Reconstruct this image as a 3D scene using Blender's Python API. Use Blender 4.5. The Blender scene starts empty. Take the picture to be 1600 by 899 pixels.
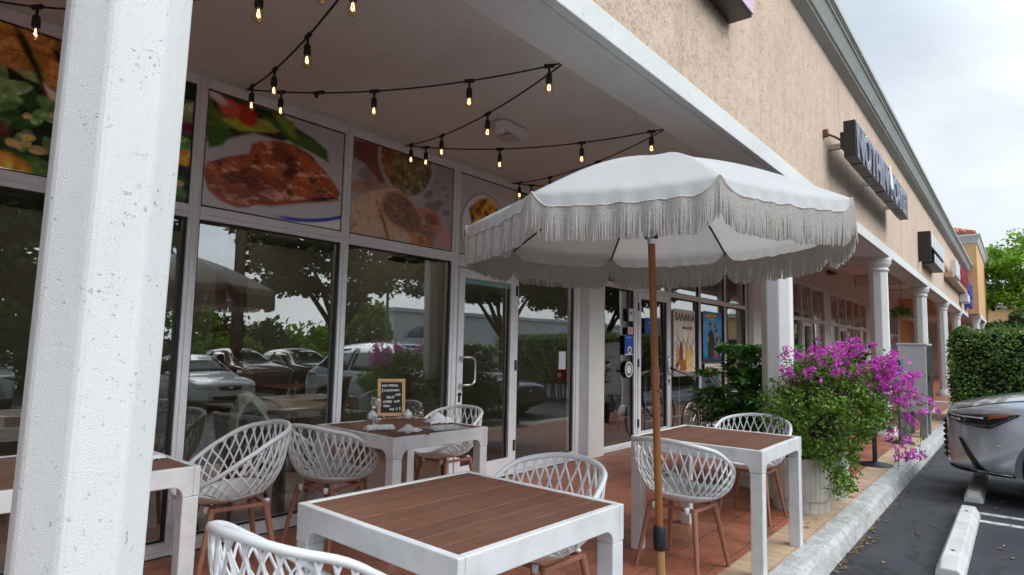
import bpy, bmesh, math, random
import numpy as np
from mathutils import Vector, Matrix, Euler
from mathutils.bvhtree import BVHTree
random.seed(7)
PI = math.pi
SC = bpy.context.scene
COL = SC.collection
rad = math.radians

def lin(r, g, b):
    f = lambda c: ((c/255)/12.92 if c/255 <= .04045 else ((c/255+.055)/1.055)**2.4)
    return (f(r), f(g), f(b))

# ------------------------------------------------------------------ materials
def new_mat(name):
    m = bpy.data.materials.new(name); m.use_nodes = True
    nt = m.node_tree; nt.nodes.clear()
    out = nt.nodes.new('ShaderNodeOutputMaterial')
    return m, nt, out

def nd(nt, typ, **kw):
    n = nt.nodes.new(typ)
    for k, v in kw.items():
        if k.startswith('i_'):
            n.inputs[k[2:].replace('_', ' ')].default_value = v
        else:
            setattr(n, k, v)
    return n

def ramp(nt, stops):
    r = nt.nodes.new('ShaderNodeValToRGB')
    els = r.color_ramp.elements
    while len(els) < len(stops): els.new(.5)
    for e, (p, c) in zip(els, stops):
        e.position = p; e.color = (c[0], c[1], c[2], 1) if not isinstance(c, (int, float)) else (c, c, c, 1)
    return r

def noise(nt, vec, scale, detail=4, rough=.55):
    n = nt.nodes.new('ShaderNodeTexNoise')
    n.inputs['Scale'].default_value = scale; n.inputs['Detail'].default_value = detail
    n.inputs['Roughness'].default_value = rough
    if vec is not None: nt.links.new(vec, n.inputs['Vector'])
    return n

def basic(name, col, rough=.5, metal=0., var=.12, vscale=6., bump=.0, bscale=60., stretch=None, spec=.5, coat=0., dirt=0., trans=0., dscale=1.7, detail=5):
    """Principled material with a little colour variation, bump and large soft dirt."""
    m, nt, out = new_mat(name)
    b = nd(nt, 'ShaderNodeBsdfPrincipled')
    L = nt.links.new
    L(b.outputs[0], out.inputs[0])
    tc = nd(nt, 'ShaderNodeTexCoord')
    vec = tc.outputs['Object']
    if stretch:
        mp = nd(nt, 'ShaderNodeMapping'); mp.inputs['Scale'].default_value = stretch
        L(vec, mp.inputs[0]); vec = mp.outputs[0]
    n1 = noise(nt, vec, vscale, detail)
    lo = tuple(max(0, c*(1-var)) for c in col); hi = tuple(min(1, c*(1+var*.6)) for c in col)
    r1 = ramp(nt, [(.3, lo), (.7, hi)]); L(n1.outputs['Fac'], r1.inputs[0])
    csock = r1.outputs[0]
    if dirt > 0:
        n3 = noise(nt, tc.outputs['Object'], dscale, 6, .65)
        r3 = ramp(nt, [(.42, (1, 1, 1)), (.72, (1-dirt, 1-dirt*1.08, 1-dirt*1.2))]); L(n3.outputs['Fac'], r3.inputs[0])
        mx = nd(nt, 'ShaderNodeMixRGB', blend_type='MULTIPLY'); mx.inputs[0].default_value = 1
        L(csock, mx.inputs[1]); L(r3.outputs[0], mx.inputs[2]); csock = mx.outputs[0]
    L(csock, b.inputs['Base Color'])
    b.inputs['Roughness'].default_value = rough; b.inputs['Metallic'].default_value = metal
    b.inputs['Specular IOR Level'].default_value = spec
    b.inputs['Coat Weight'].default_value = coat
    b.inputs['Coat Roughness'].default_value = .03
    if trans:
        b.inputs['Subsurface Weight'].default_value = 0
    if bump > 0:
        n2 = noise(nt, vec, bscale, 5, .6)
        bp = nd(nt, 'ShaderNodeBump'); bp.inputs['Strength'].default_value = bump; bp.inputs['Distance'].default_value = .01
        L(n2.outputs['Fac'], bp.inputs['Height']); L(bp.outputs[0], b.inputs['Normal'])
    return m

def pitted(name, col, pit=.55, scale=28., stretch=(1, 1, 1), amount=.5, rough=.85, dirt=.1, thr=(.60, .72), dist=.012, dirtcol=None, streak=0., grain=.18):
    """Painted stucco with a skip-trowel finish: smooth paint broken by rough pits."""
    m, nt, out = new_mat(name); L = nt.links.new
    b = nd(nt, 'ShaderNodeBsdfPrincipled'); L(b.outputs[0], out.inputs[0])
    b.inputs['Roughness'].default_value = rough; b.inputs['Specular IOR Level'].default_value = .25
    tc = nd(nt, 'ShaderNodeTexCoord')
    mp = nd(nt, 'ShaderNodeMapping'); mp.inputs['Scale'].default_value = stretch; L(tc.outputs['Object'], mp.inputs[0])
    n1 = noise(nt, mp.outputs[0], scale, 6, .7)
    n2 = noise(nt, tc.outputs['Object'], scale*.12, 4, .6)
    # pit density varies over the wall
    ad = nd(nt, 'ShaderNodeMath', operation='MULTIPLY_ADD'); L(n2.outputs['Fac'], ad.inputs[0]); ad.inputs[1].default_value = .30; L(n1.outputs['Fac'], ad.inputs[2])
    r = ramp(nt, [(thr[0]+.15-.02, 0.), (thr[1]+.15, 1.)]); L(ad.outputs[0], r.inputs[0])
    fine = noise(nt, tc.outputs['Object'], scale*5, 3, .6)
    hs = nd(nt, 'ShaderNodeMath', operation='MULTIPLY_ADD'); L(r.outputs[0], hs.inputs[0]); hs.inputs[1].default_value = -1.
    fm = nd(nt, 'ShaderNodeMath', operation='MULTIPLY'); L(fine.outputs['Fac'], fm.inputs[0]); fm.inputs[1].default_value = grain
    L(fm.outputs[0], hs.inputs[2])
    bp = nd(nt, 'ShaderNodeBump'); bp.inputs['Strength'].default_value = amount; bp.inputs['Distance'].default_value = dist
    L(hs.outputs[0], bp.inputs['Height']); L(bp.outputs[0], b.inputs['Normal'])
    big = noise(nt, tc.outputs['Object'], 1.1, 6, .62)
    dc = dirtcol or tuple(c*(1-dirt*2.2) for c in col)
    rb = ramp(nt, [(.35, tuple(min(1, c*1.05) for c in col)), (.55, col), (.78, dc)]); L(big.outputs['Fac'], rb.inputs[0])
    csock = rb.outputs[0]
    if streak:
        ms = nd(nt, 'ShaderNodeMapping'); ms.inputs['Scale'].default_value = (1, 2.6, .22); L(tc.outputs['Object'], ms.inputs[0])
        sn = noise(nt, ms.outputs[0], 1.5, 7, .65); sr = ramp(nt, [(.50, (1, 1, 1)), (.74, (1-streak, 1-streak*1.15, 1-streak*1.35))]); L(sn.outputs['Fac'], sr.inputs[0])
        sx = nd(nt, 'ShaderNodeMixRGB', blend_type='MULTIPLY'); sx.inputs[0].default_value = 1; L(csock, sx.inputs[1]); L(sr.outputs[0], sx.inputs[2]); csock = sx.outputs[0]
    mx = nd(nt, 'ShaderNodeMixRGB', blend_type='MULTIPLY'); L(csock, mx.inputs[1]); mx.inputs[2].default_value = (pit, pit*.96, pit*.92, 1)
    L(r.outputs[0], mx.inputs[0]); L(mx.outputs[0], b.inputs['Base Color'])
    return m

def emit(name, col, s):
    m, nt, out = new_mat(name)
    e = nd(nt, 'ShaderNodeEmission'); e.inputs[0].default_value = (*col, 1); e.inputs[1].default_value = s
    nt.links.new(e.outputs[0], out.inputs[0]); return m

def glass(name, tint=(.6, .63, .6), base=.05, gain=1.0, rough=0.0, glow=(1, 1, 1), wob=0.):
    m, nt, out = new_mat(name); L = nt.links.new
    t = nd(nt, 'ShaderNodeBsdfTransparent'); t.inputs[0].default_value = (*tint, 1)
    g = nd(nt, 'ShaderNodeBsdfGlossy'); g.inputs['Roughness'].default_value = rough; g.inputs[0].default_value = (*glow, 1)
    lw = nd(nt, 'ShaderNodeLayerWeight'); lw.inputs['Blend'].default_value = .5
    f = nd(nt, 'ShaderNodeMath', operation='POWER'); L(lw.outputs['Facing'], f.inputs[0]); f.inputs[1].default_value = 4.5
    ma = nd(nt, 'ShaderNodeMath', operation='MULTIPLY_ADD', use_clamp=True); L(f.outputs[0], ma.inputs[0]); ma.inputs[1].default_value = gain; ma.inputs[2].default_value = base
    if wob:
        tc = nd(nt, 'ShaderNodeTexCoord'); n = noise(nt, tc.outputs['Object'], 1.3, 1, .4)
        bp = nd(nt, 'ShaderNodeBump'); bp.inputs['Strength'].default_value = wob; bp.inputs['Distance'].default_value = .05
        L(n.outputs['Fac'], bp.inputs['Height']); L(bp.outputs[0], g.inputs['Normal'])
    mx = nd(nt, 'ShaderNodeMixShader'); L(ma.outputs[0], mx.inputs[0]); L(t.outputs[0], mx.inputs[1]); L(g.outputs[0], mx.inputs[2])
    L(mx.outputs[0], out.inputs[0]); return m

def leafmat(name, cols, rough=.45, trans=.25, vscale=9.):
    m, nt, out = new_mat(name); L = nt.links.new
    g = nd(nt, 'ShaderNodeNewGeometry')
    r = ramp(nt, [(i/(len(cols)-1), c) for i, c in enumerate(cols)]); L(g.outputs['Random Per Island'], r.inputs[0])
    tc = nd(nt, 'ShaderNodeTexCoord'); n = noise(nt, tc.outputs['Object'], vscale, 2)
    rr = ramp(nt, [(.3, .65), (.7, 1.25)]); L(n.outputs['Fac'], rr.inputs[0])
    mu = nd(nt, 'ShaderNodeMixRGB', blend_type='MULTIPLY'); mu.inputs[0].default_value = 1; L(r.outputs[0], mu.inputs[1]); L(rr.outputs[0], mu.inputs[2])
    b = nd(nt, 'ShaderNodeBsdfPrincipled'); L(mu.outputs[0], b.inputs['Base Color']); b.inputs['Roughness'].default_value = rough
    b.inputs['Specular IOR Level'].default_value = .35
    t = nd(nt, 'ShaderNodeBsdfTranslucent'); L(mu.outputs[0], t.inputs[0])
    mx = nd(nt, 'ShaderNodeMixShader'); mx.inputs[0].default_value = trans; L(b.outputs[0], mx.inputs[1]); L(t.outputs[0], mx.inputs[2])
    L(mx.outputs[0], out.inputs[0]); return m

def vcol_mat(name, rough=.35, spec=.5, coat=0.):
    m, nt, out = new_mat(name); L = nt.links.new
    b = nd(nt, 'ShaderNodeBsdfPrincipled'); b.inputs['Roughness'].default_value = rough; b.inputs['Specular IOR Level'].default_value = spec
    b.inputs['Coat Weight'].default_value = coat
    a = nd(nt, 'ShaderNodeVertexColor', layer_name='print'); L(a.outputs[0], b.inputs['Base Color']); L(b.outputs[0], out.inputs[0]); return m

# ------------------------------------------------------------------ objects
def wm(o):
    m = Matrix.LocRotScale(o.location, o.rotation_euler, o.scale)
    return wm(o.parent) @ m if o.parent else m

def tag(o, label=None, cat=None, group=None, kind=None):
    if label: o['label'] = label
    if cat: o['category'] = cat
    if group: o['group'] = group
    if kind: o['kind'] = kind
    return o

def thing(name, label, cat, loc=(0, 0, 0), rz=0, group=None, rot=None):
    o = bpy.data.objects.new(name, None); COL.objects.link(o)
    o.empty_display_size = .1
    o.location = loc; o.rotation_euler = rot or (0, 0, rz)
    return tag(o, label, cat, group)

def dup(root, loc=None, rz=None, label=None, group=None):
    def rec(o, parent):
        c = o.copy(); COL.objects.link(c); c.parent = parent
        for ch in [x for x in bpy.data.objects if x.parent == o]:
            rec(ch, c)
        return c
    r = rec(root, None)
    if loc is not None: r.location = loc
    if rz is not None: r.rotation_euler = (0, 0, rz)
    if label: r['label'] = label
    if group: r['group'] = group
    return r

class MB:
    def __init__(s): s.v = []; s.f = []
    def add(s, vs, fs):
        k = len(s.v); s.v += [tuple(x) for x in vs]; s.f += [tuple(i+k for i in f) for f in fs]; return s
    def box(s, x0, x1, y0, y1, z0, z1):
        if x0 > x1: x0, x1 = x1, x0
        if y0 > y1: y0, y1 = y1, y0
        if z0 > z1: z0, z1 = z1, z0
        return s.add([(x0, y0, z0), (x1, y0, z0), (x1, y1, z0), (x0, y1, z0), (x0, y0, z1), (x1, y0, z1), (x1, y1, z1), (x0, y1, z1)],
                     [(0, 3, 2, 1), (4, 5, 6, 7), (0, 1, 5, 4), (1, 2, 6, 5), (2, 3, 7, 6), (3, 0, 4, 7)])
    def prism(s, poly, a0, a1, axis='y'):
        """extrude a 2D polygon: axis y -> poly is (x,z); axis x -> (y,z); axis z -> (x,y)"""
        n = len(poly)
        P = {'y': lambda p, a: (p[0], a, p[1]), 'x': lambda p, a: (a, p[0], p[1]), 'z': lambda p, a: (p[0], p[1], a)}[axis]
        return s.add([P(p, a0) for p in poly]+[P(p, a1) for p in poly],
                     [tuple(range(n))[::-1], tuple(range(n, 2*n))]+[(i, (i+1) % n, n+(i+1) % n, n+i) for i in range(n)])
    def tube(s, pts, r, n=6, cap=True, flat=None, closed=False, up=None):
        pts = [Vector(p) for p in pts]; m = len(pts)
        rs = r if isinstance(r, (list, tuple)) else [r]*m
        k = len(s.v); prev = None
        for i, p in enumerate(pts):
            if closed: d = pts[(i+1) % m]-pts[i-1]
            else: d = pts[min(i+1, m-1)]-pts[max(i-1, 0)]
            if d.length < 1e-9: d = Vector((0, 0, 1))
            d.normalize()
            if prev is None:
                u = Vector(up) if up else (Vector((0, 0, 1)) if abs(d.z) < .9 else Vector((1, 0, 0)))
            else: u = prev
            u = (u-d*u.dot(d)); u.normalize(); w = d.cross(u); prev = u
            for j in range(n):
                a = 2*PI*j/n
                s.v.append(tuple(p+(u*math.cos(a)*(flat or 1)+w*math.sin(a))*rs[i]))
        segs = m if closed else m-1
        for i in range(segs):
            for j in range(n):
                a = k+i*n+j; b = k+i*n+(j+1) % n; i2 = (i+1) % m
                c = k+i2*n+(j+1) % n; e = k+i2*n+j
                s.f.append((a, b, c, e))
        if cap and not closed:
            s.f.append(tuple(k+j for j in range(n))[::-1]); s.f.append(tuple(k+(m-1)*n+j for j in range(n)))
        return s
    def lathe(s, prof, c=(0, 0, 0), n=24, a0=0., cap=True, rot=None):
        """profile [(r,z)] about the vertical through c"""
        k = len(s.v); c = Vector(c)
        for r, z in prof:
            for j in range(n):
                a = a0+2*PI*j/n; p = Vector((r*math.cos(a), r*math.sin(a), z))
                if rot: p = rot @ p
                s.v.append(tuple(c+p))
        for i in range(len(prof)-1):
            for j in range(n):
                s.f.append((k+i*n+j, k+i*n+(j+1) % n, k+(i+1)*n+(j+1) % n, k+(i+1)*n+j))
        if cap:
            if prof[0][0] > 1e-6: s.f.append(tuple(k+j for j in range(n))[::-1])
            if prof[-1][0] > 1e-6: s.f.append(tuple(k+(len(prof)-1)*n+j for j in range(n)))
        return s
    def build(s, name, mat, parent=None, smooth=False, bevel=0., local=False, seg=2, auto=None):
        me = bpy.data.meshes.new(name)
        vs = s.v
        if parent is not None and not local:
            im = wm(parent).inverted(); vs = [tuple(im @ Vector(v)) for v in vs]
        me.from_pydata(vs, [], s.f); me.update()
        if smooth:
            me.polygons.foreach_set('use_smooth', [True]*len(me.polygons))
            if auto: me.set_sharp_from_angle(angle=rad(auto))
        o = bpy.data.objects.new(name, me); COL.objects.link(o)
        me.materials.append(mat)
        if parent is not None: o.parent = parent
        if bevel > 0:
            b = o.modifiers.new('bevel', 'BEVEL'); b.width = bevel; b.segments = seg; b.limit_method = 'ANGLE'; b.angle_limit = rad(40)
        return o

def struct(mb, name, mat, **kw):
    return tag(mb.build(name, mat, **kw), kind='structure')

def text(name, body, size, loc, rot, mat, parent=None, ext=.001, align='LEFT', xs=1., bevel=0., alx=None, offset=0.):
    cu = bpy.data.curves.new('lettering', 'FONT'); cu.body = body; cu.size = size; cu.extrude = ext; cu.align_x = align; cu.align_y = 'BOTTOM_BASELINE'
    cu.bevel_depth = bevel; cu.offset = offset; cu.resolution_u = 3
    t = bpy.data.objects.new('lettering', cu); COL.objects.link(t)
    dg = bpy.context.evaluated_depsgraph_get(); me = bpy.data.meshes.new_from_object(t.evaluated_get(dg))
    bpy.data.objects.remove(t); bpy.data.curves.remove(cu)
    M = Matrix.Translation(loc) @ rot.to_4x4() @ Matrix.Diagonal((xs, 1, 1, 1))
    if parent is not None: M = wm(parent).inverted() @ M
    me.transform(M); me.materials.clear(); me.materials.append(mat)
    o = bpy.data.objects.new(name, me); COL.objects.link(o)
    if parent is not None: o.parent = parent
    return o
# rotation whose local x runs along +Y (to the right when seen from +X), local y up, facing +X
FACE_X = Matrix(((0, 0, 1), (1, 0, 0), (0, 1, 0)))

# ---- numpy painting (prints and posters)
def vnoise(u, v, sx, sy, seed, octv=4, rough=.55):
    rng = np.random.RandomState(seed); tot = np.zeros_like(u); amp = 1.; s = 0
    for o in range(octv):
        g = rng.rand(67, 67); x = u*sx*2**o % 64; y = v*sy*2**o % 64
        i = np.floor(x).astype(int); j = np.floor(y).astype(int); fx = x-i; fy = y-j
        fx = fx*fx*(3-2*fx); fy = fy*fy*(3-2*fy)
        a = g[i, j]*(1-fx)+g[i+1, j]*fx; b = g[i, j+1]*(1-fx)+g[i+1, j+1]*fx
        tot += amp*(a*(1-fy)+b*fy); s += amp; amp *= rough
    return tot/s
def sm(a, b, x):
    t = np.clip((x-a)/(b-a), 0, 1); return t*t*(3-2*t)
def L3(c): return np.array(lin(*c))
def mixc(img, col, m):
    col = L3(col) if isinstance(col, tuple) else col
    return img*(1-m[..., None])+col*m[..., None]
def ell(u, v, cx, cy, rx, ry, ang=0., soft=.04):
    c, s = math.cos(ang), math.sin(ang); x = (u-cx)*c+(v-cy)*s; y = -(u-cx)*s+(v-cy)*c
    d = np.sqrt((x/rx)**2+(y/ry)**2); return 1-sm(1-soft/min(rx, ry)*.5, 1+soft/min(rx, ry)*.5, d)
def polym(u, v, pts, soft=0.01):
    """soft-edged polygon mask"""
    inside = np.zeros(u.shape, bool); n = len(pts); dmin = np.full(u.shape, 9.)
    for i in range(n):
        (x1, y1), (x2, y2) = pts[i], pts[(i+1) % n]
        cond = ((y1 > v) != (y2 > v)) & (u < (x2-x1)*(v-y1)/((y2-y1) if y2 != y1 else 1e-9)+x1)
        inside ^= cond
        dx, dy = x2-x1, y2-y1; t = np.clip(((u-x1)*dx+(v-y1)*dy)/(dx*dx+dy*dy+1e-12), 0, 1)
        dmin = np.minimum(dmin, np.hypot(u-x1-t*dx, v-y1-t*dy))
    sd = np.where(inside, dmin, -dmin); return sm(-soft, soft, sd)

def print_panel(name, fn, o, eu, ev, nu, nv, mat, parent=None, thick=.004, nrm=(1, 0, 0)):
    """a printed panel with real thickness: front grid carries the print in a colour attribute"""
    u, v = np.meshgrid(np.linspace(0, 1, nu), np.linspace(0, 1, nv), indexing='ij')
    img = np.clip(fn(u, v), 0, 1)
    o = np.array(o); eu = np.array(eu); ev = np.array(ev); nr = np.array(nrm)*thick
    P = o+u[..., None]*eu+v[..., None]*ev
    vs = [tuple(p) for p in P.reshape(-1, 3)]
    idx = np.arange(nu*nv).reshape(nu, nv)
    fs = [(int(idx[i, j]), int(idx[i+1, j]), int(idx[i+1, j+1]), int(idx[i, j+1])) for i in range(nu-1) for j in range(nv-1)]
    k = len(vs); c4 = [idx[0, 0], idx[-1, 0], idx[-1, -1], idx[0, -1]]
    bv = [tuple(np.array(vs[i])-nr) for i in c4]; vs += bv; b = [k, k+1, k+2, k+3]
    fs += [(b[3], b[2], b[1], b[0])]
    for q in range(4): fs.append((int(c4[q]), b[q], b[(q+1) % 4], int(c4[(q+1) % 4])))
    mb = MB(); mb.v = vs; mb.f = fs
    ob = mb.build(name, mat, parent)
    at = ob.data.color_attributes.new('print', 'FLOAT_COLOR', 'POINT')
    cols = np.ones((len(vs), 4)); cols[:k, :3] = img.reshape(-1, 3); cols[k:, :3] = .5
    at.data.foreach_set('color', cols.ravel()); return ob

# ---- foliage
def leaf_quads(mb, pts, size, rng, up=.4, fold=.25, aspect=.5, norm=None, jit=.35):
    """small folded leaf shapes (four triangles each) centred on pts"""
    for i, p in enumerate(pts):
        p = Vector(p)
        n = Vector((rng.gauss(0, 1), rng.gauss(0, 1), rng.gauss(0, 1)+up))
        if norm is not None: n = n*.6+Vector(norm[i])*1.0
        n.normalize()
        t = Vector((rng.gauss(0, 1), rng.gauss(0, 1), rng.gauss(0, .7))); t = t-n*t.dot(n); t.normalize(); w = n.cross(t)
        s = size*(1+rng.uniform(-jit, jit)); a = s*aspect
        q = n*(s*fold*.5)
        mb.add([p-t*s*.5, p+w*a*.5+q, p+t*s*.5, p-w*a*.5+q, p-t*s*.12, p+t*s*.22],
               [(0, 1, 5, 4), (1, 2, 5), (0, 4, 5, 3), (3, 5, 2)])
# ------------------------------------------------------------------ material library
M = {}
M['white_stucco'] = pitted('white_painted_stucco', (.75, .76, .755), pit=.95, scale=66, stretch=(1, 1, 1.1), amount=.85, dist=.004, thr=(.655, .76), dirt=.06, grain=.7, streak=.08)
M['beam_stucco'] = pitted('white_beam_stucco', (.70, .71, .70), pit=.86, scale=42, stretch=(1, .8, 1), amount=.6, dist=.005, thr=(.645, .70), dirt=.05)
M['soffit'] = pitted('soffit_stucco', (.68, .695, .665), pit=.80, scale=42, stretch=(1, .7, 1), amount=.6, dist=.005, thr=(.63, .69), dirt=.05)
M['peach'] = pitted('peach_knockdown_stucco', (.665, .51, .395), pit=.82, scale=95, stretch=(1, 1, .5), amount=.7, dist=.005, thr=(.545, .64), dirt=.06, streak=.15)
M['orange_stucco'] = pitted('orange_stucco', (.66, .40, .20), pit=.85, scale=20, amount=.3, dist=.01, dirt=.04)
M['cornice'] = basic('cornice_paint', (.47, .49, .47), .7, var=.1, vscale=3, bump=.15, bscale=50, dirt=.25, dscale=3)
M['inner_wall'] = pitted('arcade_wall_stucco', (.72, .69, .66), pit=.85, scale=26, amount=.3, dist=.005, dirt=.05)
M['column_white'] = pitted('column_paint', (.76, .76, .74), pit=.85, scale=30, amount=.3, dist=.005, thr=(.62, .74), dirt=.06)
M['alu'] = basic('white_aluminium', (.82, .84, .87), .38, var=.05, vscale=8, dirt=.10, dscale=5)
M['gasket'] = basic('black_gasket', (.012, .012, .014), .6)
M['steel'] = basic('brushed_steel', (.62, .62, .62), .28, 1., var=.06)
M['black_metal'] = basic('black_metal', (.015, .015, .016), .45, var=.2)
M['pane'] = glass('storefront_glass', tint=(.86, .885, .865), base=.145, gain=.9, wob=.012)
M['clearglass'] = glass('clear_glass', tint=(.975, .98, .98), base=.10, gain=.9)
M['pier'] = pitted('cream_pier_stucco', (.76, .75, .71), pit=.85, scale=30, amount=.3, dist=.005, dirt=.08)
M['concrete_dark'] = basic('grey_concrete', (.33, .325, .31), .85, var=.25, vscale=9, bump=.4, bscale=70, dirt=.3)
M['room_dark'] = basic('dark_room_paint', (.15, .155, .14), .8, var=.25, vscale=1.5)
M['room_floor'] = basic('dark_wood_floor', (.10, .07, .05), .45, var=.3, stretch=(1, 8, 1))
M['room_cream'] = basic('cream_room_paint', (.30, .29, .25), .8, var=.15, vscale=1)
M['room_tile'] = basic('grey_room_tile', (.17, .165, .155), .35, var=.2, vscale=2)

def tile_floor():
    m, nt, out = new_mat('terracotta_tiles'); L = nt.links.new
    b = nd(nt, 'ShaderNodeBsdfPrincipled'); L(b.outputs[0], out.inputs[0])
    tc = nd(nt, 'ShaderNodeTexCoord')
    br = nd(nt, 'ShaderNodeTexBrick', offset=0., squash=1.)
    br.inputs['Scale'].default_value = 1; br.inputs['Mortar Size'].default_value = .006; br.inputs['Mortar Smooth'].default_value = .3
    br.inputs['Brick Width'].default_value = .305; br.inputs['Row Height'].default_value = .305; br.inputs['Bias'].default_value = 0
    br.inputs['Color1'].default_value = (.33, .105, .060, 1); br.inputs['Color2'].default_value = (.41, .155, .09, 1); br.inputs['Mortar'].default_value = (.17, .085, .055, 1)
    L(tc.outputs['Object'], br.inputs['Vector'])
    n = noise(nt, tc.outputs['Object'], 5, 7, .65); r = ramp(nt, [(.28, .55), (.52, 1.), (.75, 1.3)]); L(n.outputs['Fac'], r.inputs[0])
    mu = nd(nt, 'ShaderNodeMixRGB', blend_type='MULTIPLY'); mu.inputs[0].default_value = 1; L(br.outputs['Color'], mu.inputs[1]); L(r.outputs[0], mu.inputs[2])
    L(mu.outputs[0], b.inputs['Base Color'])
    n2 = noise(nt, tc.outputs['Object'], 2.3, 5, .6); r2 = ramp(nt, [(.35, .38), (.7, .62)]); L(n2.outputs['Fac'], r2.inputs[0]); L(r2.outputs[0], b.inputs['Roughness'])
    ad = nd(nt, 'ShaderNodeMath', operation='MULTIPLY_ADD'); L(br.outputs['Fac'], ad.inputs[0]); ad.inputs[1].default_value = -1.
    n3 = noise(nt, tc.outputs['Object'], 30, 4); sc = nd(nt, 'ShaderNodeMath', operation='MULTIPLY'); L(n3.outputs['Fac'], sc.inputs[0]); sc.inputs[1].default_value = .35; L(sc.outputs[0], ad.inputs[2])
    bp = nd(nt, 'ShaderNodeBump'); bp.inputs['Strength'].default_value = .4; bp.inputs['Distance'].default_value = .004; L(ad.outputs[0], bp.inputs['Height']); L(bp.outputs[0], b.inputs['Normal'])
    return m
M['tiles'] = tile_floor()

def border_mat():
    m, nt, out = new_mat('cream_border_tiles'); L = nt.links.new
    b = nd(nt, 'ShaderNodeBsdfPrincipled'); L(b.outputs[0], out.inputs[0]); b.inputs['Roughness'].default_value = .7
    tc = nd(nt, 'ShaderNodeTexCoord')
    br = nd(nt, 'ShaderNodeTexBrick', offset=0.); br.inputs['Scale'].default_value = 1; br.inputs['Mortar Size'].default_value = .003
    br.inputs['Brick Width'].default_value = .30; br.inputs['Row Height'].default_value = .102; br.inputs['Bias'].default_value = 0
    br.inputs['Color1'].default_value = (.52, .36, .235, 1); br.inputs['Color2'].default_value = (.57, .41, .27, 1); br.inputs['Mortar'].default_value = (.33, .23, .16, 1)
    mp = nd(nt, 'ShaderNodeMapping'); mp.inputs['Location'].default_value = (.05, 0, 0); L(tc.outputs['Object'], mp.inputs[0]); L(mp.outputs[0], br.inputs['Vector'])
    n = noise(nt, tc.outputs['Object'], 6, 7, .65); r = ramp(nt, [(.3, .7), (.55, 1.), (.75, 1.12)]); L(n.outputs['Fac'], r.inputs[0])
    mu = nd(nt, 'ShaderNodeMixRGB', blend_type='MULTIPLY'); mu.inputs[0].default_value = 1; L(br.outputs['Color'], mu.inputs[1]); L(r.outputs[0], mu.inputs[2])
    L(mu.outputs[0], b.inputs['Base Color'])
    n3 = noise(nt, tc.outputs['Object'], 45, 4)
    bp = nd(nt, 'ShaderNodeBump'); bp.inputs['Strength'].default_value = .25; bp.inputs['Distance'].default_value = .004; L(n3.outputs['Fac'], bp.inputs['Height']); L(bp.outputs[0], b.inputs['Normal'])
    return m
M['border'] = border_mat()

def kerb_mat():
    m, nt, out = new_mat('worn_kerb_concrete'); L = nt.links.new
    b = nd(nt, 'ShaderNodeBsdfPrincipled'); L(b.outputs[0], out.inputs[0]); b.inputs['Roughness'].default_value = .85
    tc = nd(nt, 'ShaderNodeTexCoord')
    n = noise(nt, tc.outputs['Object'], 7, 10, .74); r = ramp(nt, [(.26, (.30, .295, .28)), (.46, (.46, .455, .44)), (.56, (.57, .57, .555)), (.75, (.62, .62, .61))]); L(n.outputs['Fac'], r.inputs[0])
    n2 = noise(nt, tc.outputs['Object'], 45, 6, .7); r2 = ramp(nt, [(.35, .7), (.6, 1.05)]); L(n2.outputs['Fac'], r2.inputs[0])
    mu = nd(nt, 'ShaderNodeMixRGB', blend_type='MULTIPLY'); mu.inputs[0].default_value = 1; L(r.outputs[0], mu.inputs[1]); L(r2.outputs[0], mu.inputs[2]); L(mu.outputs[0], b.inputs['Base Color'])
    bp = nd(nt, 'ShaderNodeBump'); bp.inputs['Strength'].default_value = .6; bp.inputs['Distance'].default_value = .008; L(n2.outputs['Fac'], bp.inputs['Height']); L(bp.outputs[0], b.inputs['Normal'])
    return m
M['kerb'] = kerb_mat()

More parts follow.
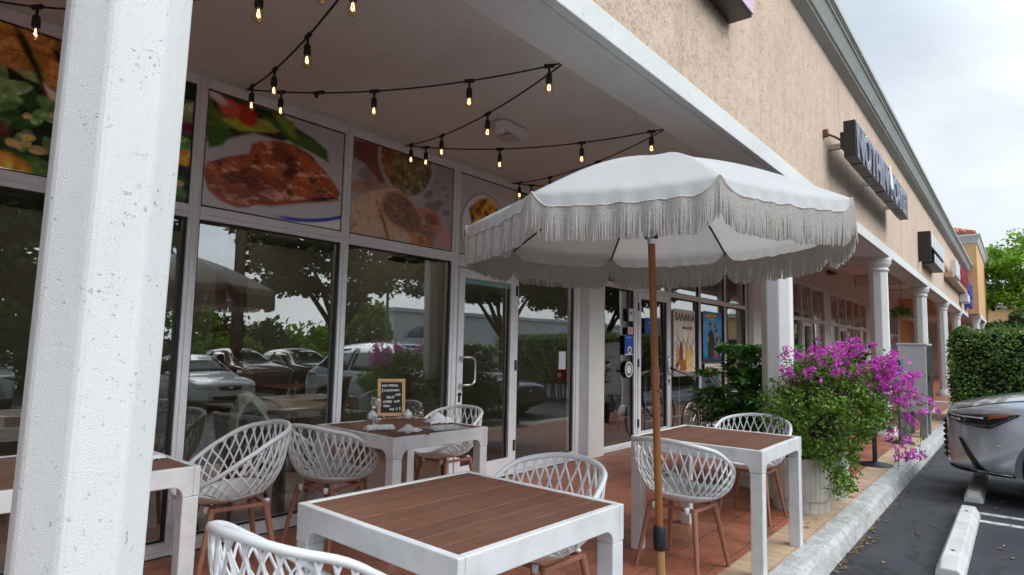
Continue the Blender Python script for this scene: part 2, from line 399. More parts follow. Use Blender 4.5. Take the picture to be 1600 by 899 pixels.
def asphalt_mat():
    m, nt, out = new_mat('worn_asphalt'); L = nt.links.new
    b = nd(nt, 'ShaderNodeBsdfPrincipled'); L(b.outputs[0], out.inputs[0])
    tc = nd(nt, 'ShaderNodeTexCoord')
    n = noise(nt, tc.outputs['Object'], .9, 8, .6); r = ramp(nt, [(.3, (.030, .031, .037)), (.5, (.046, .047, .055)), (.72, (.068, .068, .076))]); L(n.outputs['Fac'], r.inputs[0])
    vo = nd(nt, 'ShaderNodeTexVoronoi'); vo.inputs['Scale'].default_value = 160; L(tc.outputs['Object'], vo.inputs['Vector'])
    r2 = ramp(nt, [(.0, 1.7), (.25, 1.), (.8, .75)]); L(vo.outputs['Distance'], r2.inputs[0])
    mu = nd(nt, 'ShaderNodeMixRGB', blend_type='MULTIPLY'); mu.inputs[0].default_value = .8; L(r.outputs[0], mu.inputs[1]); L(r2.outputs[0], mu.inputs[2])
    # pale scuffs and dried spills
    n4 = noise(nt, tc.outputs['Object'], 7, 9, .75); r4 = ramp(nt, [(.655, 0.), (.70, .55)]); L(n4.outputs['Fac'], r4.inputs[0])
    m2 = nd(nt, 'ShaderNodeMixRGB'); L(r4.outputs[0], m2.inputs[0]); L(mu.outputs[0], m2.inputs[1]); m2.inputs[2].default_value = (.15, .15, .155, 1)
    # hairline cracks and a few oil drips
    wv = noise(nt, tc.outputs['Object'], 2.2, 5, .6); av = nd(nt, 'ShaderNodeVectorMath', operation='MULTIPLY_ADD'); L(wv.outputs['Color'], av.inputs[0]); av.inputs[1].default_value = (.9, .9, 0); L(tc.outputs['Object'], av.inputs[2])
    ve = nd(nt, 'ShaderNodeTexVoronoi', feature='DISTANCE_TO_EDGE'); ve.inputs['Scale'].default_value = .55; L(av.outputs[0], ve.inputs['Vector'])
    re_ = ramp(nt, [(.003, .45), (.008, 1.)]); L(ve.outputs['Distance'], re_.inputs[0])
    m3 = nd(nt, 'ShaderNodeMixRGB', blend_type='MULTIPLY'); m3.inputs[0].default_value = 1; L(m2.outputs[0], m3.inputs[1]); L(re_.outputs[0], m3.inputs[2])
    no = noise(nt, tc.outputs['Object'], 1.7, 5, .6); ro = ramp(nt, [(.60, 1.), (.70, .5)]); L(no.outputs['Fac'], ro.inputs[0])
    m4 = nd(nt, 'ShaderNodeMixRGB', blend_type='MULTIPLY'); m4.inputs[0].default_value = 1; L(m3.outputs[0], m4.inputs[1]); L(ro.outputs[0], m4.inputs[2])
    L(m4.outputs[0], b.inputs['Base Color'])
    n5 = noise(nt, tc.outputs['Object'], 1.4, 4); r5 = ramp(nt, [(.4, .75), (.7, .5)]); L(n5.outputs['Fac'], r5.inputs[0]); L(r5.outputs[0], b.inputs['Roughness'])
    n3 = noise(nt, tc.outputs['Object'], 140, 4, .7)
    bp = nd(nt, 'ShaderNodeBump'); bp.inputs['Strength'].default_value = .5; bp.inputs['Distance'].default_value = .004; L(n3.outputs['Fac'], bp.inputs['Height']); L(bp.outputs[0], b.inputs['Normal'])
    return m
M['asphalt'] = asphalt_mat()
M['linepaint'] = basic('worn_line_paint', (.62, .62, .60), .7, var=.45, vscale=25, detail=8)
M['stop_paint'] = basic('chipped_white_paint', (.70, .70, .685), .8, var=.18, vscale=14, bump=.3, bscale=60, dirt=.3, dscale=7)

# ------------------------------------------------------------------ ground
GZ = -.13
struct(MB().box(-1.052, 90, -40, 160, GZ-.5, GZ), 'parking_lot', M['asphalt'])
struct(MB().box(-4.13, -1.468, -8, 20.4, -.6, 0.), 'tiled_walkway', M['tiles'])
struct(MB().box(-1.466, -1.236, -8, 20.4, -.6, .0015), 'walkway_border', M['border'])
# kerb: rounded, slightly uneven
kb = MB(); ys = np.arange(-8, 44, .12); rk = random.Random(3)
prof = [(-1.2345, -.5), (-1.2345, .002), (-1.15, .002), (-1.112, -.004), (-1.082, -.034), (-1.066, -.08), (-1.046, -.135), (-1.055, -.5)]
for i, y in enumerate(ys):
    for j, (x, z) in enumerate(prof):
        jx = (math.sin(y*1.7+j)*.004+rk.uniform(-.004, .004)) if j in (3, 4, 5) else 0
        jz = rk.uniform(-.003, .003)+math.sin(y*.9)*.003 if j in (2, 3, 4) else 0
        kb.v.append((x+jx, y, z+jz))
n_ = len(prof)
for i in range(len(ys)-1):
    for j in range(n_-1): kb.f.append((i*n_+j, (i+1)*n_+j, (i+1)*n_+j+1, i*n_+j+1))
struct(kb, 'kerb', M['kerb'], smooth=True, auto=22)
# raised walkway further along
struct(MB().box(-4.13, -1.10, 20.404, 60, -.5, .10), 'raised_walkway', M['tiles'])
struct(MB().box(-1.86, -1.08, 20.30, 20.402, -.5, .104).box(-1.098, -1.03, 20.30, 60, -.5, .104), 'raised_walkway_edge', M['column_white'], bevel=.01)
# far ground beyond the lot
struct(MB().box(-400, 400, 160.01, 500, -1, GZ-.004).box(90.01, 400, -200, 160, -1, GZ-.004).box(-400, 90, -200, -40.01, -1, GZ-.004), 'far_ground', basic('far_grass_ground', (.06, .08, .03), .9, var=.4, vscale=.2))
# painted bay lines
lm = MB()
for y in (7.08, 7.42, 10.05, 10.39, 2.2, 2.54, -2.6, -2.26): lm.box(-.36, 4.6, y, y+.085, GZ-.01, GZ+.004)
for y in (-2.6, 2.2, 4.7, 7.2, 9.7, 12.2, 14.7): lm.box(10.4, 15.4, y, y+.1, GZ-.01, GZ+.004)
struct(lm, 'bay_lines', M['linepaint'])

# wheel stops
M['rust'] = basic('rusty_pin', (.18, .07, .03), .8, var=.3)
def wheel_stop(label, y0, y1, x=-.42):
    t = thing('wheel_stop', label, 'wheel stop', (x, (y0+y1)/2, GZ), group='concrete wheel stops in the parking bays')
    pr = [(-.085, 0), (-.08, .045), (-.05, .105), (.05, .105), (.08, .045), (.085, 0)]
    mb = MB(); L = y1-y0
    secs = [(-L/2, .62), (-L/2+.09, 1.), (L/2-.09, 1.), (L/2, .62)]
    for yy, s in secs:
        for px, pz in pr: mb.v.append((px*(.9+.1*s), yy, pz*s))
    for i in range(3):
        for j in range(6): mb.f.append((i*6+j, i*6+(j+1) % 6, (i+1)*6+(j+1) % 6, (i+1)*6+j))
    mb.f.append((5, 4, 3, 2, 1, 0)); mb.f.append(tuple(range(18, 24)))
    mb.build('block', M['stop_paint'], t, local=True, bevel=.008)
    for yy in (-L/2+.35, L/2-.35): MB().lathe([(.0, .1065), (.013, .1065), (.013, .110), (0, .111)], (0, yy, 0), 10).build('anchor_pin', M['rust'], t, local=True)
wheel_stop('white wheel stop in the empty bay, nearest the lower right corner', 5.15, 7.30)
wheel_stop('white wheel stop under the nose of the silver car', 7.93, 9.75)

# ------------------------------------------------------------------ arcade building
XF = -4.15
mall = thing('shopping_arcade', 'long peach stucco shopping arcade with a white beam and columns', 'building', (-1.8, 12, 0))
Y0, Y1 = -7., 33.
up = MB().box(-1.96, -1.65, Y0, Y1, 3.124, 4.99)
up.build('upper_wall', M['peach'], mall)
MB().box(-1.985, -1.622, Y0, Y1+.3, 2.972, 3.122).build('beam', M['beam_stucco'], mall, bevel=.006)
MB().box(-1.70, -1.676, Y0, Y1, 2.9585, 2.9705).build('drip_edge', M['beam_stucco'], mall)
cp = [(-1.652, 4.90), (-1.60, 4.93), (-1.545, 4.955), (-1.545, 4.975), (-1.52, 4.985), (-1.455, 5.115), (-1.44, 5.118), (-1.435, 5.135), (-1.40, 5.16), (-1.40, 5.225), (-1.96, 5.25), (-1.96, 4.99), (-1.652, 4.99)]
MB().prism(cp, Y0, Y1, 'y').build('cornice', M['cornice'], mall)
MB().box(-14, -1.97, Y0, Y1, 4.7, 4.78).build('roof', M['concrete_dark'], mall)
MB().box(-4.35, -1.987, Y0, 12.9, 3.14, 3.2).build('soffit', M['soffit'], mall)
MB().box(-4.35, -1.987, 13.02, Y1, 3.92, 3.98).build('soffit', M['inner_wall'], mall)
MB().box(-4.35, -1.987, 12.9, 13.02, 3.0, 3.98).build('bulkhead', M['inner_wall'], mall)
# crossing beams over each far bay
for y in (17.78, 23.3, 28.9): MB().box(-4.14, -1.988, y-.09, y+.09, 3.55, 3.9).build('cross_beam', M['inner_wall'], mall)
# wall above and between the shop fronts (the openings are left free)
w = MB()
w.box(-4.36, -4.16, Y0, 12.45, 3.10, 3.139)                       # head strip over the first two shops
w.box(-4.36, -4.16, 12.45, 13.0, -.1, 3.139)
w.box(-4.36, -4.16, 13.0, Y1, 3.10, 3.919)
w.box(-4.36, -4.16, 15.25, 15.72, -.1, 3.10).box(-4.36, -4.16, 18.9, 19.55, -.1, 3.10).box(-4.36, -4.16, 25.0, 29.5, -.1, 3.10).box(-4.36, -4.16, 32.5, Y1, -.1, 3.10)
w.build('shop_wall', M['inner_wall'], mall)
MB().box(-4.14, -4.04, 12.5, 12.98, 0, 3.1).build('pilaster', M['pier'], mall)
MB().box(-4.30, -4.075, 6.50, 6.865, 0, 3.139).build('pier', M['pier'], mall, bevel=.006)
# columns: octagonal shaft, round capital and base
for y, z0 in ((.548, 0.), (6.29, 0.), (12.07, 0.), (17.78, 0.), (23.3, .10), (28.9, .10), (-5.2, 0.)):
    sh = MB().lathe([(.147, z0), (.147, 2.785)], (-1.81, y, 0), 8, a0=PI/8-(rad(8) if y == .548 else 0))
    if y == .548: sh.v = [(a, b+.0125*(h-.35), h) for a, b, h in sh.v]
    c = sh.build('column', M['white_stucco'] if y < 1 else M['column_white'], mall, bevel=.012)
    MB().lathe([(.148, 2.74), (.165, 2.745), (.165, 2.765), (.150, 2.77), (.150, 2.80), (.178, 2.83), (.195, 2.87), (.197, 2.895), (.19, 2.90), (.205, 2.905), (.205, 2.9715)], (-1.81, y, 0), 32).build('capital', M['column_white'], c, smooth=True, auto=35)
    MB().lathe([(.225, z0+.0005), (.225, z0+.05), (.215, z0+.06), (.212, z0+.10), (.19, z0+.12), (.185, z0+.15), (.168, z0+.175), (.15, z0+.19)], (-1.81, y, 0), 32).build('base', M['column_white'], c, smooth=True, auto=35)
# rooms behind the glass
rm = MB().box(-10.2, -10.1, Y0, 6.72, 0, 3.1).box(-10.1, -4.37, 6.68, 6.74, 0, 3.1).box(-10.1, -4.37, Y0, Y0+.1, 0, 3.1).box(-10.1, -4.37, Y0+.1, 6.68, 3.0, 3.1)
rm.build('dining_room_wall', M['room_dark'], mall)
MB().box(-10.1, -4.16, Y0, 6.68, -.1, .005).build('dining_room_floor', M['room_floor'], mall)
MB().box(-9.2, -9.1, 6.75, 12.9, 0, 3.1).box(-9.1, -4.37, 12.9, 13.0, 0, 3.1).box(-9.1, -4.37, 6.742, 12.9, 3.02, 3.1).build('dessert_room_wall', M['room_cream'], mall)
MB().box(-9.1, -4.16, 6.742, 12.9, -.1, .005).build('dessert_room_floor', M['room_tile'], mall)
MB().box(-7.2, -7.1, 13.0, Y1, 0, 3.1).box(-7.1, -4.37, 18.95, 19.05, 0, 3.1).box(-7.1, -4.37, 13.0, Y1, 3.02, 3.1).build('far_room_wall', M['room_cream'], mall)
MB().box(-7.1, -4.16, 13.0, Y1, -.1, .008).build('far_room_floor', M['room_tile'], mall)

# ------------------------------------------------------------------ shop fronts
TILT = rad(.85)
def pane(parent, y0, y1, z0, z1, name='pane', mat=None, x=-4.185, tilt=True):
    """a 6 mm sheet of glass standing in its frame, leaning back a hair"""
    mb = MB(); t = math.tan(TILT)*(z1-z0) if tilt else 0
    for xx in (0, -.006):
        mb.v += [(x+xx, y0, z0), (x+xx, y1, z0), (x+xx-t, y1, z1), (x+xx-t, y0, z1)]
    mb.f = [(0, 1, 2, 3), (7, 6, 5, 4), (0, 4, 5, 1), (1, 5, 6, 2), (2, 6, 7, 3), (3, 7, 4, 0)]
    return mb.build(name, mat or M['pane'], parent)
def fr(mb, y0, y1, z0, z1, d=.0, rib=True, vert=True):
    """one aluminium bar with a narrower raised face"""
    mb.box(-4.26, -4.158+d, y0, y1, z0, z1)
    if rib:
        if vert: mb.box(-4.157+d, -4.146+d, y0+(y1-y0)*.30, y1-(y1-y0)*.30, z0+.001, z1-.001)
        else: mb.box(-4.157+d, -4.145+d, y0+.001, y1-.001, z0+(z1-z0)*.38, z1-.002)
def gask(mb, y0, y1, z0, z1, w=.012, x=-4.176):
    o = [(y0, z0), (y1, z0), (y1, z1), (y0, z1)]; i = [(y0+w, z0+w), (y1-w*1.8, z0+w), (y1-w*1.8, z1-w), (y0+w, z1-w)]
    vs = [(xx, *p) for xx in (x, x-.02) for r in (o, i) for p in r]; fs = []
    for k in range(4):
        n = (k+1) % 4; fs += [(k, n, 4+n, 4+k), (8+k, 12+k, 12+n, 8+n), (k, 8+k, 8+n, n), (4+k, 4+n, 12+n, 12+k)]
    mb.add(vs, fs)

def split_gaskets(g, parent):
    for i in range(0, len(g.v), 16):
        m = MB(); m.v = g.v[i:i+16]; m.f = [tuple(k-i for k in q) for q in g.f if i <= q[0] < i+16]; m.build('gasket', M['gasket'], parent)
rest = thing('restaurant_front', 'white aluminium restaurant front with dark glass below and food pictures above', 'shop front', (XF, 3, 0))
f = MB(); g = MB()
vert = [-5.2, -4.0, -2.8, -1.6, -.46, .57, 1.775, 2.955]
for y in vert: fr(f, y-.036, y+.036, .0, 3.10)
fr(f, 4.175, 4.265, 0, 3.10)
fr(f, 6.29, 6.40, 0, 3.10); f.box(-4.26, -4.20, 6.40, 6.50, 0, 3.10)
hb = [(a+.036, b-.036) for a, b in zip(vert[:-1], vert[1:])]+[(2.991, 4.175)]
for a, b in hb:
    fr(f, a, b, .0, .085, vert=False); fr(f, a, b, 2.135, 2.222, vert=False); fr(f, a, b, 3.035, 3.10, vert=False)
    gask(g, a, b, .085, 2.135); gask(g, a, b, 2.222, 3.035)
fr(f, 4.265, 6.29, 2.10, 2.222, vert=False); fr(f, 4.265, 6.29, 3.035, 3.10, vert=False); fr(f, 5.19, 6.29, .0, .11, vert=False); fr(f, 5.155, 5.20, 0, 3.10, rib=False)
gask(g, 4.265, 5.155, 2.222, 3.035); gask(g, 5.20, 6.29, .11, 2.10); gask(g, 5.20, 6.29, 2.222, 3.035)
f.build('frame', M['alu'], rest, bevel=.003, seg=1)
split_gaskets(g, rest)
for a, b in hb: pane(rest, a, b, .085, 2.135, 'window_pane')
pane(rest, 5.20, 6.29, .11, 2.10, 'window_pane'); pane(rest, 5.20, 6.29, 2.222, 3.035, 'window_pane')

def door(parent, y0, y1, ztop, hinge_y, handle_y, st=.085):
    d = MB()
    for a, b in ((y0+.006, y0+st), (y1-st, y1-.006)): d.box(-4.225, -4.148, a, b, .012, ztop)
    d.box(-4.225, -4.148, y0+st, y1-st, .012, .19).box(-4.225, -4.148, y0+st, y1-st, ztop-.095, ztop)
    do = d.build('door', M['alu'], parent, bevel=.004)
    gk = MB(); gask(gk, y0+st, y1-st, .19, ztop-.095, x=-4.172); gk.build('gasket', M['gasket'], do)
    pane(do, y0+st, y1-st, .19, ztop-.095, 'door_pane')
    s = 1 if handle_y < hinge_y else -1
    h = MB(); hx = -4.085
    h.tube([(-4.148, handle_y, 1.225), (hx-.02, handle_y, 1.225), (hx, handle_y+s*.03, 1.225), (hx, handle_y+s*.10, 1.222), (hx, handle_y+s*.14, 1.20), (hx, handle_y+s*.15, 1.15), (hx, handle_y+s*.15, 1.03), (hx, handle_y+s*.14, .985), (hx, handle_y+s*.10, .965), (hx, handle_y+s*.03, .962), (hx-.02, handle_y, .962), (-4.148, handle_y, .962)], .0125, 8)
    h.build('handle', M['steel'], do, smooth=True)
    lk = MB().lathe([(0, 0), (.02, 0), (.02, .012), (.012, .014), (0, .014)], (-4.148, handle_y, .872), 14, rot=Matrix.Rotation(PI/2, 3, 'Y')).box(-4.149, -4.143, handle_y-.012, handle_y+.012, .80, .85)
    lk.build('lock', M['black_metal'], do)
    for z in (.31, 1.14, min(1.93, ztop-.09)):
        hg = MB().tube([(-4.14, hinge_y, z-.055), (-4.14, hinge_y, z+.055)], .012, 8); hg.build('hinge', M['black_metal'], do)
    return do
dr = door(rest, 4.268, 5.150, 2.09, 5.15, 4.31)
MB().box(-4.169, -4.165, 4.357, 5.05, 1.945, 1.993).build('privacy_strip', basic('teal_film', (.20, .42, .42), .5), dr)

shop = thing('dessert_shop_front', 'white framed dessert shop front with posters on its panes', 'shop front', (XF, 9.6, 0))
f = MB(); g = MB()
fr(f, 6.868, 6.905, 0, 3.10, rib=False); fr(f, 7.80, 7.90, 0, 3.10); fr(f, 8.93, 8.985, 0, 3.10)
for y in (10.12, 11.295): fr(f, y-.03, y+.03, 0, 3.10)
fr(f, 12.40, 12.46, 0, 3.10)
seg = [(6.905, 7.80), (8.985, 10.09), (10.15, 11.265), (11.325, 12.40)]
for i, (a, b) in enumerate(seg):
    fr(f, a, b, 0, .08, vert=False); fr(f, a, b, 3.035, 3.10, vert=False)
    if i: fr(f, a, b, 2.15, 2.225, vert=False); gask(g, a, b, .08, 2.15); gask(g, a, b, 2.225, 3.035)
    else: fr(f, a, b, 2.15, 2.225, vert=False); gask(g, a, b, .08, 2.15)
fr(f, 7.90, 8.93, 2.15, 2.225, vert=False); fr(f, 7.90, 8.93, 3.035, 3.10, vert=False)
f.build('frame', M['alu'], shop, bevel=.003, seg=1); split_gaskets(g, shop)
for i, (a, b) in enumerate(seg):
    pane(shop, a, b, .08, 2.15, 'window_pane'); pane(shop, a, b, 2.225, 3.035, 'window_pane')
pane(shop, 7.90, 8.93, 2.225, 3.035, 'window_pane')
door(shop, 7.905, 8.928, 2.145, 7.90, 8.885)

def unit_front(name, label, y0, divs, doorspan, y1, numtxt=None, numy=0):
    t = thing(name, label, 'shop front', (XF, (y0+y1)/2, 0))
    f = MB(); ed = [y0]+divs+[y1]
    for y in ed: fr(f, y-.03, y+.03, 0, 3.10, rib=False)
    for a, b in zip(ed[:-1], ed[1:]):
        fr(f, a+.03, b-.03, 0, .08, rib=False); fr(f, a+.03, b-.03, 2.12, 2.20, rib=False); fr(f, a+.03, b-.03, 3.03, 3.10, rib=False)
    f.build('frame', M['alu'], t)
    for a, b in zip(ed[:-1], ed[1:]):
        if (a, b) == doorspan:
            d = MB().box(-4.22, -4.145, a+.035, a+.12, .01, 2.11).box(-4.22, -4.145, b-.12, b-.035, .01, 2.11).box(-4.22, -4.145, a+.12, b-.12, .01, .2).box(-4.22, -4.145, a+.12, b-.12, 2.0, 2.11)
            do = d.build('door', M['alu'], t); pane(do, a+.12, b-.12, .2, 2.0, 'door_pane')
            MB().tube([(-4.145, a+.1, 1.25), (-4.10, a+.1, 1.25), (-4.10, a+.1, .95), (-4.145, a+.1, .95)], .012, 6).build('handle', M['steel'], do)
        else: pane(t, a+.03, b-.03, .08, 2.12, 'window_pane')
        pane(t, a+.03, b-.03, 2.20, 3.03, 'window_pane')
    if numtxt: text('unit_number', numtxt, .30, (-4.168, numy, 2.55), FACE_X, M['numwhite'], t, ext=.002, xs=1.05)
    return t
M['numwhite'] = basic('white_vinyl', (.75, .75, .75), .5)
unit_front('unit_front', 'white shop front numbered 113 past the square-shouldered near column', 15.75, [16.55, 17.5], (16.55, 17.5), 18.87, '113', 16.72)
unit_front('unit_front', 'five-window shop front between unit 113 and the third column', 19.6, [20.6, 21.7, 22.8, 23.9], (20.6, 21.7), 24.97, '114', 20.8)
unit_front('unit_front', 'distant shop front half hidden by the grey cabinet', 29.55, [30.2, 30.9, 31.7], (30.2, 30.9), 32.47)
unit_front('unit_front', 'narrow dark doorway beside the pilaster with a rating card', 13.03, [14.1], (14.1, 15.22), 15.22)

# ------------------------------------------------------------------ corner tower
tw = thing('corner_tower', 'orange stucco corner tower with a cornice and a red tiled roof', 'building', (-3.6, 38, 0))
MB().box(-8, -1.25, 33.02, 43, 3.125, 6.22).build('wall', M['orange_stucco'], tw)
MB().box(-8, -1.22, 33.31, 43.05, 2.975, 3.122).build('beam', M['beam_stucco'], tw)
tcp = [(0, 6.16), (.05, 6.20), (.05, 6.23), (.14, 6.46), (.17, 6.47), (.17, 6.56), (0, 6.58)]
mb = MB(); corners = [(-8, 33.02, -1, -1), (-1.25, 33.02, 1, -1), (-1.25, 43, 1, 1), (-8, 43, -1, 1)]
for cx, cy, sx, sy in corners:
    for o, z in tcp: mb.v.append((cx+sx*o, cy+sy*o, z))
n_ = len(tcp)
for i in range(4):
    for j in range(n_): a = i*n_+j; b = i*n_+(j+1) % n_; c = ((i+1) % 4)*n_+(j+1) % n_; d = ((i+1) % 4)*n_+j; mb.f.append((a, d, c, b))
mb.build('cornice', basic('tower_cornice_paint', (.62, .62, .58), .7, dirt=.15), tw)
# barrel-tiled hip roof
rt = MB(); x0, x1, y0, y1, zb, zt = -7.8, -1.32, 33.1, 42.9, 6.6, 8.0
ins = 3.2
rt.add([(x0, y0, zb), (x1, y0, zb), (x1, y1, zb), (x0, y1, zb), (x0+ins, y0+ins, zt), (x1-ins, y0+ins, zt), (x1-ins, y1-ins, zt), (x0+ins, y1-ins, zt)],
       [(0, 1, 5, 4), (1, 2, 6, 5), (2, 3, 7, 6), (3, 0, 4, 7), (4, 5, 6, 7), (3, 2, 1, 0)])
x = x0+.1
while x < x1-.05:
    e = min(ins, x-x0, x1-x); k = e/ins
    rt.tube([(x, y0-.05, zb+.07), (x, y0+e, zb+.06+(zt-zb)*k)], .10, 8); x += .25
y = y0+.1
while y < y1:
    e = min(ins, y-y0, y1-y); k = e/ins
    rt.tube([(x1+.05, y, zb+.07), (x1-e, y, zb+.06+(zt-zb)*k)], .10, 8); y += .25
rt.build('roof', basic('red_clay_tiles', (.50, .17, .10), .8, var=.4, vscale=4, dirt=.2), tw)
for y in (33.6, 38.2, 42.6):
    c = MB().lathe([(.16, .1), (.16, 2.78)], (-1.42, y, 0), 8, a0=PI/8).build('column', M['column_white'], tw)
    MB().lathe([(.165, 2.74), (.165, 2.80), (.21, 2.88), (.22, 2.974)], (-1.42, y, 0), 24).build('capital', M['column_white'], c, smooth=True, auto=35)
    MB().lathe([(.24, .1), (.24, .16), (.21, .22), (.165, .28)], (-1.42, y, 0), 24).build('base', M['column_white'], c, smooth=True, auto=35)
MB().box(-8, -4.2, 33.02, 43, 0, 3.1).build('wall', M['orange_stucco'], tw)
MB().box(-4.19, -1.60, 43.06, 43.2, 0, 3.1).build('end_wall', M['inner_wall'], tw)
# wall lantern on the tower corner
wl = thing('wall_lantern', 'dark lantern fixed to the far corner of the orange tower', 'lantern', (-1.2, 42.6, 3.9))
MB().lathe([(.0, 0), (.07, .05), (.13, .45), (.15, .5), (.03, .62), (0, .62)], (-1.0, 42.6, 3.75), 8).build('lantern_body', M['black_metal'], wl)
MB().tube([(-1.25, 42.6, 4.5), (-1.1, 42.6, 4.55), (-1.0, 42.6, 4.37)], .03, 6).build('arm', M['black_metal'], wl)
# ------------------------------------------------------------------ printed food pictures
M['print'] = vcol_mat('printed_film', rough=.3, spec=.35)
M['print_matt'] = vcol_mat('printed_card', rough=.6, spec=.3)
def blobs(u, v, n, seed, rx, ry, box=(0, 1, 0, 1)):
    rng = np.random.RandomState(seed); best = np.full(u.shape, 9.); who = np.zeros(u.shape)
    for i in range(n):
        cx = rng.uniform(box[0], box[1]); cy = rng.uniform(box[2], box[3]); a = rng.uniform(0, PI); s = rng.uniform(.7, 1.3)
        c_, s_ = math.cos(a), math.sin(a); x = (u-cx)*c_+(v-cy)*s_; y = -(u-cx)*s_+(v-cy)*c_
        d = np.hypot(x/(rx*s), y/(ry*s)); m = d < best; best = np.where(m, d, best); who = np.where(m, rng.rand(), who)
    return best, who
def salad(u, v):
    img = np.ones(u.shape+(3,))*L3((20, 34, 18))
    for k, (sd, n, c1, c2) in enumerate(((1, 70, (34, 66, 26), (70, 120, 50)), (2, 60, (60, 110, 44), (150, 185, 105)), (3, 50, (80, 130, 60), (190, 212, 150)))):
        d, w = blobs(u, v, n, sd, .10, .045)
        m = 1-sm(.75, 1., d); sh = vnoise(u, v, 22, 22, sd+9, 3)
        colr = L3(c1)*(1-sh[..., None])+L3(c2)*sh[..., None]
        img = img*(1-m[..., None])+colr*(m*(.35+.65*w))[..., None]+img*(m*(1-(.35+.65*w)))[..., None]
    d, w = blobs(u, v, 26, 5, .035, .028, (.15, 1, .1, .5)); img = mixc(img, (205, 165, 105), (1-sm(.7, 1, d))*.9)
    img = mixc(img, (120, 25, 55), ell(u, v, .46, .40, .045, .09)); img = mixc(img, (110, 40, 45), ell(u, v, .03, .26, .12, .10))
    img = mixc(img, (225, 140, 40), ell(u, v, .12, .01, .13, .10)); img = mixc(img, (240, 175, 70), ell(u, v, .12, .0, .10, .08))
    img = mixc(img, (230, 165, 50), ell(u, v, .97, .36, .07, .06)); img = mixc(img, (120, 40, 70), ell(u, v, .97, .62, .10, .05))
    t = vnoise(u, v, 14, 30, 12, 5)
    for pts in ([(.0, .98), (.12, 1.02), (.30, .55), (.42, .50), (.34, .60), (.26, .72), (.08, .70), (0, .82)], [(.14, 1.02), (.30, 1.0), (.46, .52), (.40, .56), (.30, .66)], [(.32, 1.02), (.52, 1.02), (.62, .62), (.52, .55), (.44, .60)], [(.0, .72), (.1, .74), (.2, .66), (.14, .7), (.0, .9)]):
        m = polym(u, v, pts, .02); c = L3((150, 78, 28))*(1-t[..., None])+L3((240, 170, 90))*t[..., None]; img = img*(1-m[..., None])+c*m[..., None]
    img = mixc(img, (40, 15, 8), polym(u, v, [(.14, .96), (.17, .97), (.30, .60), (.28, .58)], .015)); img = mixc(img, (40, 15, 8), polym(u, v, [(.29, .92), (.32, .93), (.47, .55), (.44, .54)], .015))
    img = mixc(img, (245, 220, 190), polym(u, v, [(.27, .66), (.33, .60), (.44, .52), (.40, .51), (.30, .56)], .012))
    h = vnoise(u, v, 26, 22, 71, 4); img = img*(.45+1.1*h[..., None]); e = sm(.6, .72, vnoise(u, v, 40, 34, 73, 3)); img = img*(1+.5*e[..., None])
    return img
